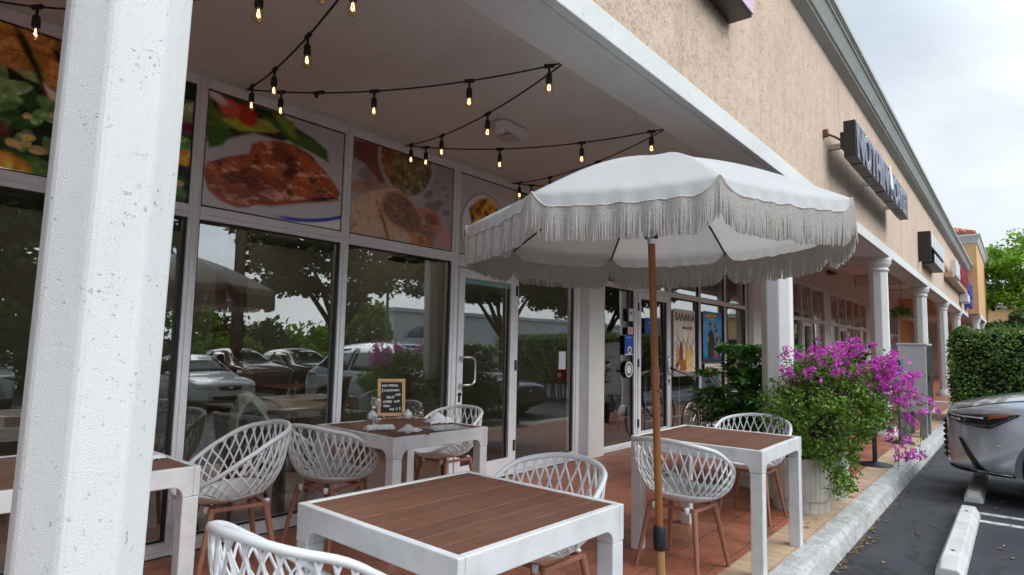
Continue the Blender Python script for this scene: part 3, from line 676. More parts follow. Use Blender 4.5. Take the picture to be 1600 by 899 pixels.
def steak(u, v):
    img = np.ones(u.shape+(3,))*L3((200, 196, 198))
    img *= (1-.18*sm(.0, .9, v)+.0*u)[..., None]
    # blue rim of the plate, lower right
    d = np.hypot((u-.55)/1.05, (v-1.15)/1.16); img = mixc(img, (232, 228, 224), sm(.98, 1., d)*sm(.45, .6, u)); img = mixc(img, (50, 75, 170), sm(.955, .965, d)*(1-sm(.985, .995, d))*sm(.45, .6, u))
    # greens and tomato
    n = vnoise(u, v, 7, 9, 4, 5)
    img = mixc(img, (30, 40, 18), polym(u, v, [(0, .62), (.10, .60), (.30, .74), (.5, .74), (.62, .80), (.5, 1.0), (0, 1.01)], .02))
    for pts, c, sd in (([(0, .55), (.06, .56), (.12, .7), (.2, .76), (.05, .85), (0, .95)], (84, 112, 36), 2), ([(.08, .78), (.2, .72), (.45, .80), (.55, .88), (.40, .90), (.2, .86)], (160, 166, 62), 3), ([(.33, .93), (.5, .82), (.6, .74), (.72, .72), (.88, .66), (.86, .78), (.74, .86), (.55, .94)], (70, 100, 38), 5), ([(.42, .98), (.55, .82), (.62, .80), (.58, .96)], (120, 140, 52), 6), ([(.02, .5), (.10, .55), (.16, .68), (.1, .72), (.0, .7)], (60, 92, 32), 8)):
        m = polym(u, v, pts, .014); w = vnoise(u, v, 20, 16, sd, 4); c = L3(c)*(.45+1.1*w[..., None]); img = img*(1-m[..., None])+c*m[..., None]
    img = mixc(img, (178, 52, 34), ell(u, v, .24, .88, .075, .10, .5)); img = mixc(img, (200, 90, 70), ell(u, v, .13, .90, .07, .08)); img = mixc(img, (225, 205, 215), ell(u, v, .05, .96, .07, .035, -.6))
    # sauce on the plate then the glazed meat
    img = mixc(img, (150, 60, 30), polym(u, v, [(.22, .075), (.45, .10), (.70, .20), (.92, .27), (.97, .31), (.7, .26), (.4, .2)], .02))
    meat = [(-.01, .30), (.02, .37), (.14, .455), (.28, .52), (.29, .60), (.36, .66), (.48, .70), (.60, .70), (.72, .66), (.82, .58), (.93, .46), (.985, .38), (.98, .30), (.86, .27), (.72, .25), (.55, .19), (.40, .15), (.30, .075), (.22, .055), (.12, .08), (.03, .15)]
    v0 = v; v = .32+(v-.32)/1.10; m = polym(u, v, meat, .012)
    a = vnoise(u, v, 6, 6, 21, 6, .65); b = vnoise(u, v, 26, 30, 22, 4, .7); c = vnoise(u, v, 12, 24, 23, 5, .65)
    col = L3((120, 40, 18))*(1-a[..., None])+L3((205, 110, 60))*a[..., None]
    col = col*(.55+.9*b[..., None])
    col = col*(.6+.8*vnoise(u, v, 11, 12, 27, 5, .7)[..., None]); gl = sm(.55, .66, c); col = col*(1-.75*gl[..., None])+L3((232, 176, 150))*.75*gl[..., None]
    dk = sm(.58, .70, vnoise(u, v, 12, 14, 29, 4)); col = col*(1-.8*dk[..., None])+L3((50, 14, 10))*.8*dk[..., None]
    drip = polym(u, v, [(.42, .68), (.50, .66), (.62, .60), (.60, .40), (.54, .36), (.52, .52), (.44, .52)], .03)*.65; col = col*(1-drip[..., None])+L3((70, 18, 10))*drip[..., None]
    pool = polym(u, v, [(.02, .24), (.16, .28), (.24, .40), (.38, .38), (.50, .30), (.44, .20), (.26, .12), (.10, .12)], .05)*.55; col = col*(1-pool[..., None])+L3((110, 34, 20))*pool[..., None]
    img = img*(1-m[..., None])+col*m[..., None]
    ed = polym(u, v, [(.70, .255), (.80, .28), (.97, .33), (.985, .37), (.93, .30), (.80, .25)], .012); img = mixc(img, (28, 10, 8), ed)
    return img
def wrap(u, v):
    img = np.ones(u.shape+(3,))*L3((178, 168, 170)); n = vnoise(u, v, 5, 5, 31, 5)
    img = img*(.7+.55*n[..., None])
    for cx, cy, s in ((.72, .62, .06), (.86, .55, .05), (.9, .74, .03), (.94, .66, .025), (.82, .8, .02), (.12, .66, .08), (.15, .56, .05), (.78, .48, .09), (.06, .8, .03), (.93, .45, .05)): img = mixc(img, (110, 102, 112), ell(u, v, cx, cy, s, s*.7, .6)*.7)
    img = mixc(img, (170, 112, 70), ell(u, v, .2, .55, .3, .08, .35)*.6)
    img = mixc(img, (205, 160, 120), ell(u, v, .45, .62, .10, .12)*.5)
    # hand, upper left, and the glass bowl
    hand = polym(u, v, [(0, .98), (.22, 1.02), (.26, .86), (.30, .70), (.29, .62), (.24, .60), (.20, .66), (.10, .76), (0, .80)], .02); c = L3((120, 72, 62))*(.7+.7*vnoise(u, v, 4, 6, 33, 3)[..., None]); img = img*(1-hand[..., None])+c*hand[..., None]
    bowl = ell(u, v, .50, .93, .265, .40)
    bn = vnoise(u, v, 14, 14, 35, 4); d, w = blobs(u, v, 60, 36, .035, .022, (.22, .78, .5, 1))
    c = L3((40, 34, 24))*(1-bn[..., None])+L3((150, 130, 70))*bn[..., None]; lm_ = (1-sm(.6, 1, d))[..., None]; c = c*(1-lm_)+(L3((120, 110, 50))*w[..., None]+L3((200, 190, 175))*(1-w[..., None])*.6)*lm_
    c[..., :] = np.where((u < .36)[..., None], c*np.array([1.3, .75, .7]), c)
    img = img*(1-bowl[..., None])+c*bowl[..., None]
    rim = ell(u, v, .50, .93, .28, .42)-ell(u, v, .50, .93, .262, .395); img = mixc(img, (205, 205, 205), np.clip(rim, 0, 1)*.75)
    # the wrap
    body = polym(u, v, [(0, .04), (0, .32), (.14, .46), (.30, .56), (.42, .58), (.50, .46), (.62, .34), (.78, .2), (.74, 0), (0, -.01)], .02)
    c = L3((222, 188, 160))*(.72+.5*vnoise(u, v, 8, 8, 41, 4)[..., None]); sp = sm(.66, .75, vnoise(u, v, 26, 26, 42, 3))[..., None]; c = c*(1-.5*sp)+L3((120, 70, 40))*.5*sp
    img = img*(1-body[..., None])+c*body[..., None]
    img = mixc(img, (168, 100, 60), polym(u, v, [(.26, .34), (.33, .10), (.36, 0), (.33, 0), (.24, .3)], .01))
    face = polym(u, v, [(.24, .36), (.30, .52), (.42, .58), (.54, .52), (.64, .38), (.70, .28), (.82, .28), (.84, .10), (.72, .06), (.56, .08), (.38, .16), (.27, .26)], .02); img = mixc(img, (196, 150, 120), face)
    inn = polym(u, v, [(.27, .37), (.33, .51), (.43, .54), (.56, .47), (.66, .31), (.66, .15), (.55, .12), (.38, .20), (.29, .29)], .02)
    d, w = blobs(u, v, 150, 43, .022, .014, (.25, .85, .05, .55)); m1 = vnoise(u, v, 30, 30, 53, 4, .7)[..., None]; m2 = vnoise(u, v, 16, 18, 54, 4, .7)[..., None]; c = (L3((66, 52, 42))*(1-m1)+L3((196, 150, 130))*m1)*(.5+m2); c = c*(1-.6*sm(.5, .6, m2))+L3((104, 100, 74))*.6*sm(.5, .6, m2); lm_ = (1-sm(.5, 1, d))[..., None]*.25
    c = c*(1-lm_)+(L3((178, 120, 100))*w[..., None]+L3((98, 92, 66))*(1-w[..., None]))*lm_; img = img*(1-inn[..., None])+c*inn[..., None]
    in2 = ell(u, v, .74, .17, .09, .09); img = img*(1-in2[..., None])+c*1.15*in2[..., None]
    h2 = polym(u, v, [(.60, .42), (.72, .46), (.84, .42), (.9, .24), (.86, .12), (.80, .22), (.66, .34)], .02); img = mixc(img, (196, 135, 118), h2)
    in3 = ell(u, v, .78, .33, .085, .07); img = img*(1-in3[..., None])+c*np.array([1.2, .8, .75])*in3[..., None]
    img = mixc(img, (205, 150, 150), polym(u, v, [(.86, 0), (.86, .16), (.93, .26), (1.01, .2), (1.01, 0)], .02))
    cr = polym(u, v, [(.55, .12), (.72, .1), (.82, .08), (.78, -.01), (.56, -.01)], .02); c = L3((150, 90, 50))+(L3((220, 160, 110))-L3((150, 90, 50)))*vnoise(u, v, 24, 24, 47, 3)[..., None]; img = img*(1-cr[..., None])+c*cr[..., None]
    return img*.9
def fries(u, v):
    img = np.ones(u.shape+(3,))*L3((196, 192, 194)); img *= (.9+.15*vnoise(u, v, 3, 3, 51, 2)[..., None])
    img = mixc(img, (60, 58, 60), ell(u, v, .42, .34, .405, .485)); img = mixc(img, (222, 220, 222), ell(u, v, .42, .34, .395, .475, soft=.02))
    pile = polym(u, v, [(.14, .58), (.30, .72), (.45, .79), (.60, .74), (.74, .55), (.86, .34), (.8, .1), (.5, .1), (.36, .18), (.22, .28), (.18, .42)], .02)
    img = mixc(img, (110, 60, 15), pile); rng = random.Random(8)
    for i in range(70):
        cx, cy, a = rng.uniform(.18, .82), rng.uniform(.12, .76), rng.choice([.5, .9, -.6, 2.2])+rng.uniform(-.3, .3); s = rng.random()
        img = mixc(img, (int(205+40*s), int(140+55*s), int(40+40*s)), ell(u, v, cx, cy, .10, .02, a)*pile)
    img = mixc(img, (48, 38, 34), ell(u, v, .16, .24, .085, .10)); img = mixc(img, (62, 50, 44), ell(u, v, .16, .255, .075, .075))
    return img
def food(name, label, fn, y0, y1, z0, z1, nu, nv):
    o = print_panel(name, lambda u, v: fn(u, v)*1.22, (-4.172, y0, z0), (0, y1-y0, 0), (0, 0, z1-z0), nu, nv, M['print'])
    tag(o, label, 'food picture', 'food pictures filling the upper panes')
food('food_picture', 'picture of chicken salad on the pane behind the near pillar', salad, .618, 1.727, 2.236, 3.022, 300, 210)
food('food_picture', 'picture of a glazed steak on a blue-rimmed plate above the first window', steak, 1.823, 2.907, 2.236, 3.022, 320, 230)
food('food_picture', 'picture of hands holding a cut wrap under a glass bowl', wrap, 3.003, 4.163, 2.236, 3.022, 300, 210)
food('food_picture', 'picture of a plate of fries above the restaurant door', fries, 4.278, 5.142, 2.236, 3.022, 130, 120)

# posters and stickers on the dessert shop front (stand 3-6 mm proud of the glass)
def sticker(name, label, cat, fn, y0, y1, z0, z1, nu, nv, x=None, group=None, thick=.003):
    zz = (z0+z1)/2
    xx = x if x is not None else -4.165
    o = print_panel(name, fn, (xx, y0, z0), (0, y1-y0, 0), (0, 0, z1-z0), nu, nv, M['print_matt'], thick=thick)
    return tag(o, label, cat, group)
def banana(u, v):
    img = np.ones(u.shape+(3,))*L3((226, 214, 200)); img *= (.93+.1*vnoise(u, v, 4, 8, 61, 3)[..., None])
    for i, (cx, cy) in enumerate(((.15, .62), (.82, .66), (.85, .52), (.7, .72), (.12, .7))): img = mixc(img, (160, 150, 140), np.clip(ell(u, v, cx, cy, .09, .05, i)-ell(u, v, cx, cy, .075, .04, i), 0, 1)*.6)
    for cx, w, c, top in ((.17, .075, (200, 150, 100), .50), (.33, .085, (118, 66, 40), .53), (.48, .06, (240, 215, 180), .54), (.60, .07, (210, 160, 110), .52), (.76, .12, (226, 184, 110), .46)):
        img = mixc(img, c, polym(u, v, [(cx-w, .12), (cx-w*1.1, .36), (cx-w*.6, top-.03), (cx+w*.3, top), (cx+w, .40), (cx+w, .12)], .02))
    img = mixc(img, (236, 226, 190), polym(u, v, [(.44, .52), (.50, .72), (.58, .66), (.58, .5)], .02))
    for k in range(7): cx = .10+.13*k; img = mixc(img, (44, 26, 20), ell(u, v, cx, .50+.05*math.sin(k*2.1), .085, .012, .7*(-1)**k))
    img = mixc(img, (170, 100, 50), ell(u, v, .38, .16, .30, .09)); img = mixc(img, (232, 196, 140), ell(u, v, .72, .18, .16, .14)); img = mixc(img, (90, 50, 40), ell(u, v, .17, .15, .10, .05)); img = mixc(img, (240, 235, 230), ell(u, v, .22, .13, .06, .025, .6))
    t = sm(.5, .7, vnoise(u, v, 20, 30, 63, 4))*sm(.5, .4, v)*.4; img = mixc(img, (120, 70, 35), t*sm(.06, .12, v))
    img = mixc(img, (150, 150, 152), 1-sm(.065, .07, v)); return img
bp_ = print_panel('banana_poster', banana, (-4.120, 9.01, .925), (0, .80, 0), (0, 0, 1.05), 90, 140, M['print_matt'], thick=.02)
tag(bp_, 'tall cream dessert poster reading BANANA on the pane right of the shop door', 'poster')
M['ink'] = basic('black_ink', (.012, .012, .012), .6); M['redink'] = basic('red_ink', (.45, .02, .02), .6); M['whiteink'] = basic('white_ink', (.78, .78, .76), .6)
text('lettering', 'BANANA', .185, (-4.117, 9.045, 1.79), FACE_X, M['ink'], bp_, ext=.0015, xs=.98)
text('lettering', 'with n', .075, (-4.117, 9.31, 1.665), FACE_X, M['ink'], bp_, ext=.0015)
text('lettering', 'utella', .085, (-4.117, 9.50, 1.665), FACE_X, M['redink'], bp_, ext=.0015)
def film(u, v):
    img = np.ones(u.shape+(3,))*L3((60, 150, 215)); img = img*(1-.0*u[..., None])+0
    img = mixc(img, (130, 195, 235), sm(.45, .75, v)*(1-sm(.75, .95, v))*.6)
    img = mixc(img, (235, 175, 40), polym(u, v, [(.12, .88), (.72, .90), (.72, .96), (.12, .945)], .008)); img = mixc(img, (225, 235, 240), polym(u, v, [(.30, .845), (.6, .85), (.6, .865), (.30, .862)], .006)*.7)
    img = mixc(img, (40, 46, 60), 1-sm(.02, .26, v+.06*vnoise(u, v, 6, 6, 3, 3)))
    img = mixc(img, (150, 156, 165), polym(u, v, [(.55, .10), (.95, .12), (.98, .46), (.80, .60), (.66, .64), (.52, .40)], .04)*.9)
    w = sm(.48, .62, vnoise(u, v, 14, 22, 71, 4))*polym(u, v, [(.5, .08), (.98, .08), (.98, .5), (.7, .7), (.5, .5)], .04); img = mixc(img, (50, 56, 68), w)
    img = mixc(img, (56, 40, 44), polym(u, v, [(.24, .08), (.54, .08), (.60, .46), (.50, .62), (.38, .66), (.24, .56), (.20, .36)], .03))
    img = mixc(img, (150, 120, 100), ell(u, v, .37, .71, .065, .055)); img = mixc(img, (30, 28, 34), ell(u, v, .37, .755, .07, .022)); img = mixc(img, (120, 90, 80), ell(u, v, .63, .72, .05, .05))
    img = mixc(img, (190, 150, 120), ell(u, v, .25, .46, .04, .06)); img = mixc(img, (130, 60, 50), ell(u, v, .66, .13, .16, .06)*.8)
    return img
sticker('film_poster', 'blue film-style poster with an orange title bar beside the dessert poster', 'poster', film, 10.26, 11.10, 1.13, 2.01, 90, 120, x=-4.160)
def card(u, v):
    img = np.ones(u.shape+(3,))*L3((225, 222, 222)); img = mixc(img, (190, 50, 36), ell(u, v, .12, .42, .10, .34)); img = mixc(img, (205, 80, 60), ell(u, v, .32, .46, .07, .30)); img = mixc(img, (215, 130, 120), ell(u, v, .8, .4, .3, .1)*.4); return img
sticker('small_advert', 'small white advert card with red cups under the blue poster', 'card', card, 10.31, 11.10, .93, 1.105, 60, 24, x=-4.158)
sticker('notice', 'white notice at the door edge of the dessert shop side pane', 'notice', lambda u, v: mixc(np.ones(u.shape+(3,))*L3((228, 228, 230)), (60, 70, 90), ell(u, v, .5, .62, .28, .12)*.8), 7.66, 7.785, 1.72, 1.895, 24, 30)
sticker('sticker', 'round pink sticker above the blue one on the side pane', 'sticker', lambda u, v: mixc(np.ones(u.shape+(3,))*L3((226, 186, 190)), (205, 150, 160), ell(u, v, .5, .5, .3, .3)), 7.64, 7.77, 1.535, 1.635, 20, 20)
def bluest(u, v):
    img = np.ones(u.shape+(3,))*L3((40, 84, 170)); img = mixc(img, (120, 170, 225), polym(u, v, [(.1, .86), (.8, .88), (.8, .94), (.1, .92)], .02)); img = mixc(img, (225, 228, 235), ell(u, v, .62, .25, .26, .2)); img = mixc(img, (90, 50, 40), ell(u, v, .62, .24, .14, .13)); img = mixc(img, (225, 225, 230), 1-sm(.05, .07, v)); return img
sticker('sticker', 'blue and white sticker with a dessert cup on the side pane', 'sticker', bluest, 7.55, 7.77, 1.25, 1.52, 40, 50)
def emblem(u, v):
    img = np.ones(u.shape+(3,))*L3((40, 62, 66)); img = mixc(img, (205, 215, 215), np.clip(ell(u, v, .5, .5, .44, .44)-ell(u, v, .5, .5, .38, .38), 0, 1)); img = mixc(img, (205, 215, 215), ell(u, v, .5, .5, .27, .27)); img = mixc(img, (30, 44, 50), ell(u, v, .5, .5, .2, .08)); img = mixc(img, (30, 44, 50), ell(u, v, .38, .5, .05, .17)); return img
em = MB().lathe([(0, 0), (.118, 0), (.118, .003), (0, .003)], (-4.168, 7.665, 1.055), 28, rot=Matrix.Rotation(PI/2, 3, 'Y')).build('emblem_sticker', basic('emblem_dark', (.03, .055, .06), .5)); tag(em, 'round dark and white emblem sticker low on the side pane', 'sticker')
MB().lathe([(.085, 0), (.108, 0), (.108, .002), (.085, .002), (.085, 0)], (-4.1645, 7.665, 1.055), 28, rot=Matrix.Rotation(PI/2, 3, 'Y'), cap=False).build('ring', M['whiteink'], em)
MB().lathe([(0, 0), (.06, 0), (.06, .002), (0, .002)], (-4.1645, 7.665, 1.055), 20, rot=Matrix.Rotation(PI/2, 3, 'Y')).box(-4.164, -4.1615, 7.6, 7.73, 1.045, 1.065).build('disc', M['whiteink'], em)
sticker('paper_notice', 'blue paper notice on the glass of the dessert shop door', 'notice', lambda u, v: mixc(np.ones(u.shape+(3,))*L3((45, 80, 165)), (90, 130, 200), ell(u, v, .5, .7, .3, .1)), 8.12, 8.56, 1.56, 1.79, 30, 20, x=-4.160)
bs = thing('rating_card', 'black-framed white card with a letter B in the doorway by the pilaster', 'card', (-4.1, 13.3, .93))
bs.location = (-4.03, 13.2, .93)
MB().box(-4.05, -4.03, 13.03, 13.36, .91, 1.24).build('card_frame', M['black_metal'], bs); MB().box(-4.031, -4.027, 13.06, 13.33, .94, 1.21).build('card', M['whiteink'], bs)
text('lettering', 'B', .19, (-4.024, 13.12, .985), FACE_X, M['ink'], bs, ext=.001)
rb = thing('fire_alarm', 'small red box on the inner wall behind the right-hand restaurant pane', 'alarm box', (-4.5, 6.60, .93))
MB().box(-4.62, -4.48, 6.56, 6.675, .90, 1.07).build('box', basic('red_plastic', (.45, .012, .015), .4), rb, bevel=.008)
MB().lathe([(0, 0), (.03, 0), (.03, .01), (0, .01)], (-4.55, 6.555, .985), 14, rot=Matrix.Rotation(PI/2, 3, 'X')).build('button', M['whiteink'], rb)
sticker('taped_notice', 'white paper notice above the red box inside the restaurant', 'notice', lambda u, v: np.ones(u.shape+(3,))*L3((215, 222, 225))*(.85+.2*vnoise(u, v, 4, 8, 5, 3)[..., None]), 6.02, 6.16, 1.08, 1.29, 16, 22, x=-4.19)

# ------------------------------------------------------------------ tables
M['white_plastic'] = basic('white_moulded_plastic', (.74, .755, .775), .42, var=.03, vscale=5, dirt=.05, dscale=8)
M['white_frame'] = basic('white_painted_table_frame', (.74, .745, .755), .5, var=.05, vscale=9, dirt=.2, dscale=5, bump=.06, bscale=40)
def plank_mat():
    m, nt, out = new_mat('brown_composite_planks'); L = nt.links.new
    b = nd(nt, 'ShaderNodeBsdfPrincipled'); L(b.outputs[0], out.inputs[0])
    tc = nd(nt, 'ShaderNodeTexCoord'); g = nd(nt, 'ShaderNodeNewGeometry')
    mp = nd(nt, 'ShaderNodeMapping'); mp.inputs['Scale'].default_value = (9, .9, 9); L(tc.outputs['Object'], mp.inputs[0])
    n = noise(nt, mp.outputs[0], 9, 7, .65); r = ramp(nt, [(.3, (.135, .060, .037)), (.55, (.180, .082, .052)), (.75, (.215, .104, .068))]); L(n.outputs['Fac'], r.inputs[0])
    rr = ramp(nt, [(0, .86), (1, 1.12)]); L(g.outputs['Random Per Island'], rr.inputs[0])
    mu = nd(nt, 'ShaderNodeMixRGB', blend_type='MULTIPLY'); mu.inputs[0].default_value = 1; L(r.outputs[0], mu.inputs[1]); L(rr.outputs[0], mu.inputs[2])
    n2 = noise(nt, tc.outputs['Object'], 3.2, 6, .6); r2 = ramp(nt, [(.45, 0.), (.75, .14)]); L(n2.outputs['Fac'], r2.inputs[0])
    m2 = nd(nt, 'ShaderNodeMixRGB'); L(r2.outputs[0], m2.inputs[0]); L(mu.outputs[0], m2.inputs[1]); m2.inputs[2].default_value = (.25, .17, .13, 1); L(m2.outputs[0], b.inputs['Base Color'])
    b.inputs['Specular IOR Level'].default_value = .3; rro = ramp(nt, [(.3, .5), (.7, .68)]); L(n2.outputs['Fac'], rro.inputs[0]); L(rro.outputs[0], b.inputs['Roughness'])
    bp = nd(nt, 'ShaderNodeBump'); bp.inputs['Strength'].default_value = .25; bp.inputs['Distance'].default_value = .003; L(n.outputs['Fac'], bp.inputs['Height']); L(bp.outputs[0], b.inputs['Normal'])
    return m
M['planks'] = plank_mat()
def make_table(label, loc, w=.87, d=.88, rz=0):
    t = thing('cafe_table', label, 'table', loc, rz, 'white cafe tables with brown plank tops')
    H = .75; lg = .076; hw, hd = w/2, d/2
    fm = MB()
    def side(L):
        a = L/2; r = .05; z0 = H-.085; zl = H-.135
        p = [(-a, H), (-a, zl), (-a+lg, zl)]
        for k in range(7): q = k/6*PI/2; p.append((-a+lg+r-r*math.cos(q), zl+r*math.sin(q)))
        for k in range(7): q = k/6*PI/2; p.append((a-lg-r+r*math.sin(q), zl+r-(r-r*math.cos(q))))
        p += [(a-lg, zl), (a, zl), (a, H)]; return p[::-1]
    sp = side(w); fm.prism(sp, -hd, -hd+.03, 'y').prism(sp, hd-.03, hd, 'y')
    def side2(L):
        a = L/2-.0305
        return [(max(-a, min(a, y)), z) for y, z in side(L)]
    sq = side2(d); fm.prism(sq, -hw, -hw+.03, 'x').prism(sq, hw-.03, hw, 'x')
    for sx in (-1, 1):
        for sy in (-1, 1): fm.box(sx*(hw-.031), sx*(hw-lg), sy*(hd-.031), sy*(hd-lg), H-.135, H-.03)
    fm.build('frame', M['white_frame'], t, local=True, bevel=.004)
    for sx in (-1, 1):
        for sy in (-1, 1):
            x0, y0 = sx*(hw-.0015), sy*(hd-.0015)
            MB().box(x0, x0-sx*(lg-.003), y0, y0-sy*(lg-.003), .0, H-.1365).build('leg', M['white_frame'], t, local=True, bevel=.005)
    top = MB(); n = 8; x0 = -hw+.013; pw = (w-.026)/n
    for i in range(n):
        j = random.uniform(-.0008, .0008)
        top.box(x0+i*pw+.0018, x0+(i+1)*pw-.0018, -hd+.012+.02*0, hd-.012, H-.018, H-.003+j)
    top.build('tabletop', M['planks'], t, local=True, bevel=.0025)
    MB().box(-hw+.031, hw-.031, -hd+.031, hd-.031, H-.03, H-.019).build('underlay', M['black_metal'], t, local=True)
    return t
make_table('large brown-topped white table in the foreground, nothing on it', (-1.655, 1.765, 0), .86, .885, rad(-2.2))
T2 = make_table('brown-topped white table beyond the parasol pole, beside the plants', (-1.66, 4.335, 0), .875, .89, rad(.4))
T3 = make_table('laid table with the chalk sign against the restaurant window', (-3.50, 3.06, 0), .88, .87, rad(-1.5))
T4 = make_table('table partly hidden by the near white pillar', (-3.47, .97, 0), .88, .88, rad(-1))

# ------------------------------------------------------------------ chairs
M['chair_leg'] = basic('rosy_wood_look_leg', (.33, .145, .095), .45, var=.12, stretch=(9, 9, 1), vscale=5)
def rim_pt(a):
    c, s = math.cos(a), math.sin(a)
    x = .303*math.copysign(abs(s)**.86, s); y = -.278*math.copysign(abs(c)**.9, c)+.01
    k = (1+c)/2
    z = .452+.348*(k**.80)
    z += .03*math.exp(-((abs(a)-1.25)/.5)**2)
    return Vector((x, y, z))
def shell_pt(a, t):
    """t 0 = middle of the seat, 1 = rim; a measured from the back"""
    R = rim_pt(a); p = math.sin(min(t, 1)*PI/2)**.72; zb = .405+.0
    back = (1+math.cos(a))/2
    q = 1-math.cos(t*PI/2); q = q**(1.05+.1*back)
    return Vector((R.x*p, (R.y-.0)*p+.03*(1-p), zb+(R.z-zb)*q))
def tsol(a):
    x = abs(a); t = (x-1.75)/(2.75-1.75); t = max(0, min(1, t)); t = t*t*(3-2*t)
    return .42+.58*t
def make_chair():
    t = thing('lattice_chair', '', 'chair', (0, 0, 0), 0, 'white lattice tub chairs')
    NA, NT = 56, 10; sh = MB()
    for i in range(NA):
        a = -PI+2*PI*i/NA; ts = tsol(a)
        for j in range(NT+1): sh.v.append(tuple(shell_pt(a, ts*(j+.02)/NT*.998)))
    for i in range(NA):
        for j in range(NT): k = (i+1) % NA; sh.f.append((i*(NT+1)+j, k*(NT+1)+j, k*(NT+1)+j+1, i*(NT+1)+j+1))
    c0 = len(sh.v); sh.v.append((0, .03, .4045))
    for i in range(NA): sh.f.append((i*(NT+1), c0, ((i+1) % NA)*(NT+1)))
    so = sh.build('seat', M['white_plastic'], t, local=True, smooth=True)
    md = so.modifiers.new('thickness', 'SOLIDIFY'); md.thickness = .010; md.offset = 0
    la = MB(); n = 33
    for fam in (1, -1):
        for k in range(n):
            a0 = -PI+2*PI*(k+.5*(fam > 0))/n; pts = []; rs = []
            for q in range(11):
                tt = .39+.61*q/10; a = a0+fam*.62*(tt-.5)*2*.62
                aa = (a+PI) % (2*PI)-PI
                if tt < tsol(aa)-.02: continue
                pts.append(shell_pt(aa, tt)); rs.append(.0043+.0011*(q/10))
            if len(pts) > 2: la.tube(pts, rs, 5, cap=True, flat=1.25)
    la.build('lattice', M['white_plastic'], t, local=True, smooth=True, auto=60)
    rp = [rim_pt(-PI+2*PI*i/64) for i in range(64)]
    rr = [.0105+.0040*((1+math.cos(-PI+2*PI*i/64))/2)**.6 for i in range(64)]
    MB().tube(rp, rr, 8, closed=True, up=(0, 0, 1)).build('rim', M['white_plastic'], t, local=True, smooth=True)
    fr_ = MB()
    for sy in (-1, 1): fr_.box(-.165, .165, sy*.135-.012, sy*.135+.012, .372, .394)
    for sx in (-1, 1): fr_.box(sx*.15-.012, sx*.15+.012, -.123, .123, .373, .393)
    fr_.build('underframe', M['chair_leg'], t, local=True, bevel=.003)
    for sx in (-1, 1):
        for sy in (-1, 1):
            MB().tube([(sx*.148, sy*.133, .392), (sx*.205, sy*.205, .008)], [.0185, .0115], 10).tube([(sx*.205, sy*.205, .009), (sx*.2055, sy*.2055, 0)], [.012, .012], 10).build('leg', M['chair_leg'], t, local=True, smooth=True, auto=40)
    for sx in (-1, 1):
        for sy in (-1, 1): MB().lathe([(0, .36), (.013, .362), (.016, .37), (.016, .40), (0, .402)], (sx*.11, sy*.152, 0), 10).build('frame_knob', M['white_plastic'], t, local=True, smooth=True)
    return t
ch0 = make_chair()
def place(ch, x, y, rz, label): ch.location = (x, y, 0); ch.rotation_euler = (0, 0, rad(rz)); ch['label'] = label
place(ch0, -1.685, 3.80, -4, 'white lattice chair with its back to the camera at the table by the parasol pole')
dup(ch0, (-1.775, 2.41, 0), rad(176), 'white lattice chair tucked under the far side of the foreground table')
dup(ch0, (-1.765, 1.175, 0), rad(6), 'nearest lattice chair, cut by the lower edge in front of the foreground table')
dup(ch0, (-3.62, 1.87, 0), rad(168), 'lattice chair between the pillar table and the laid table, facing the pillar').scale = (1.07, 1.07, 1.05)
dup(ch0, (-3.66, 2.57, 0), rad(12), 'lattice chair backing onto another chair and facing the chalk sign')
dup(ch0, (-3.82, 3.83, 0), rad(178), 'lattice chair beyond the laid table, next to the restaurant door')
dup(ch0, (-1.75, 5.30, 0), rad(180), 'lattice chair in front of the green plants, beyond the parasol table')

# ------------------------------------------------------------------ tableware
TZ = .748
M['napkin'] = basic('white_linen', (.74, .74, .78), .85, var=.06, bump=.3, bscale=120)
M['wood_frame'] = basic('pale_pine', (.62, .36, .15), .55, var=.2, stretch=(3, 3, 14))
M['chalkboard'] = basic('chalkboard', (.012, .012, .013), .7, var=.3)
M['chalk'] = basic('chalk', (.8, .8, .8), .9)
def napkin(label, x, y, rz, w=.20, d=.11, h=.018, peak=0., z=TZ):
    t = MB(); rng = random.Random(int(x*1000+y*77)); n = 14; m = 9
    for layer in range(1):
        for i in range(n):
            for j in range(m):
                u = i/(n-1)-.5; v = j/(m-1)-.5
                tri = lambda q: abs((q % 1)-.5)*2; zz = h*(.55+.45*tri(u*2.3+v*1.7))*(1-(2*abs(v))**8)*(1-(2*abs(u))**10)+.007*tri(u*5.1-v*3.3)+rng.uniform(0, .002)
                zz += peak*max(0, 1-((u+.1)*3.4)**2-(v*2.6)**2)+peak*.5*max(0, 1-((u-.28)*5)**2-((v+.1)*4)**2)
                t.v.append((u*w*(1+.1*math.sin(v*6)), v*d*(1+.15*math.sin(u*9)), max(.001, zz)))
    for i in range(n-1):
        for j in range(m-1): t.f.append((i*m+j, (i+1)*m+j, (i+1)*m+j+1, i*m+j+1))
    o = t.build('napkin', M['napkin'], None, smooth=True, auto=24); o.location = (x, y, z); o.rotation_euler = (0, 0, rad(rz))
    md = o.modifiers.new('thickness', 'SOLIDIFY'); md.thickness = .003
    return tag(o, label, 'napkin', 'folded white napkins on the tables')
napkin('folded white napkin at the near corner of the laid table', -3.44, 2.80, 62, .21, .07, .034)
napkin('crumpled white napkin with peaks at the far side of the laid table', -3.45, 3.38, 70, .22, .11, .02, .06)
napkin('flat white napkin on the clipboard below the chalk sign', -3.22, 2.88, 35, .15, .10, .012, .03, TZ+.008)
napkin('white napkin on the table behind the near pillar', -3.42, 1.30, 20, .2, .1, .02)
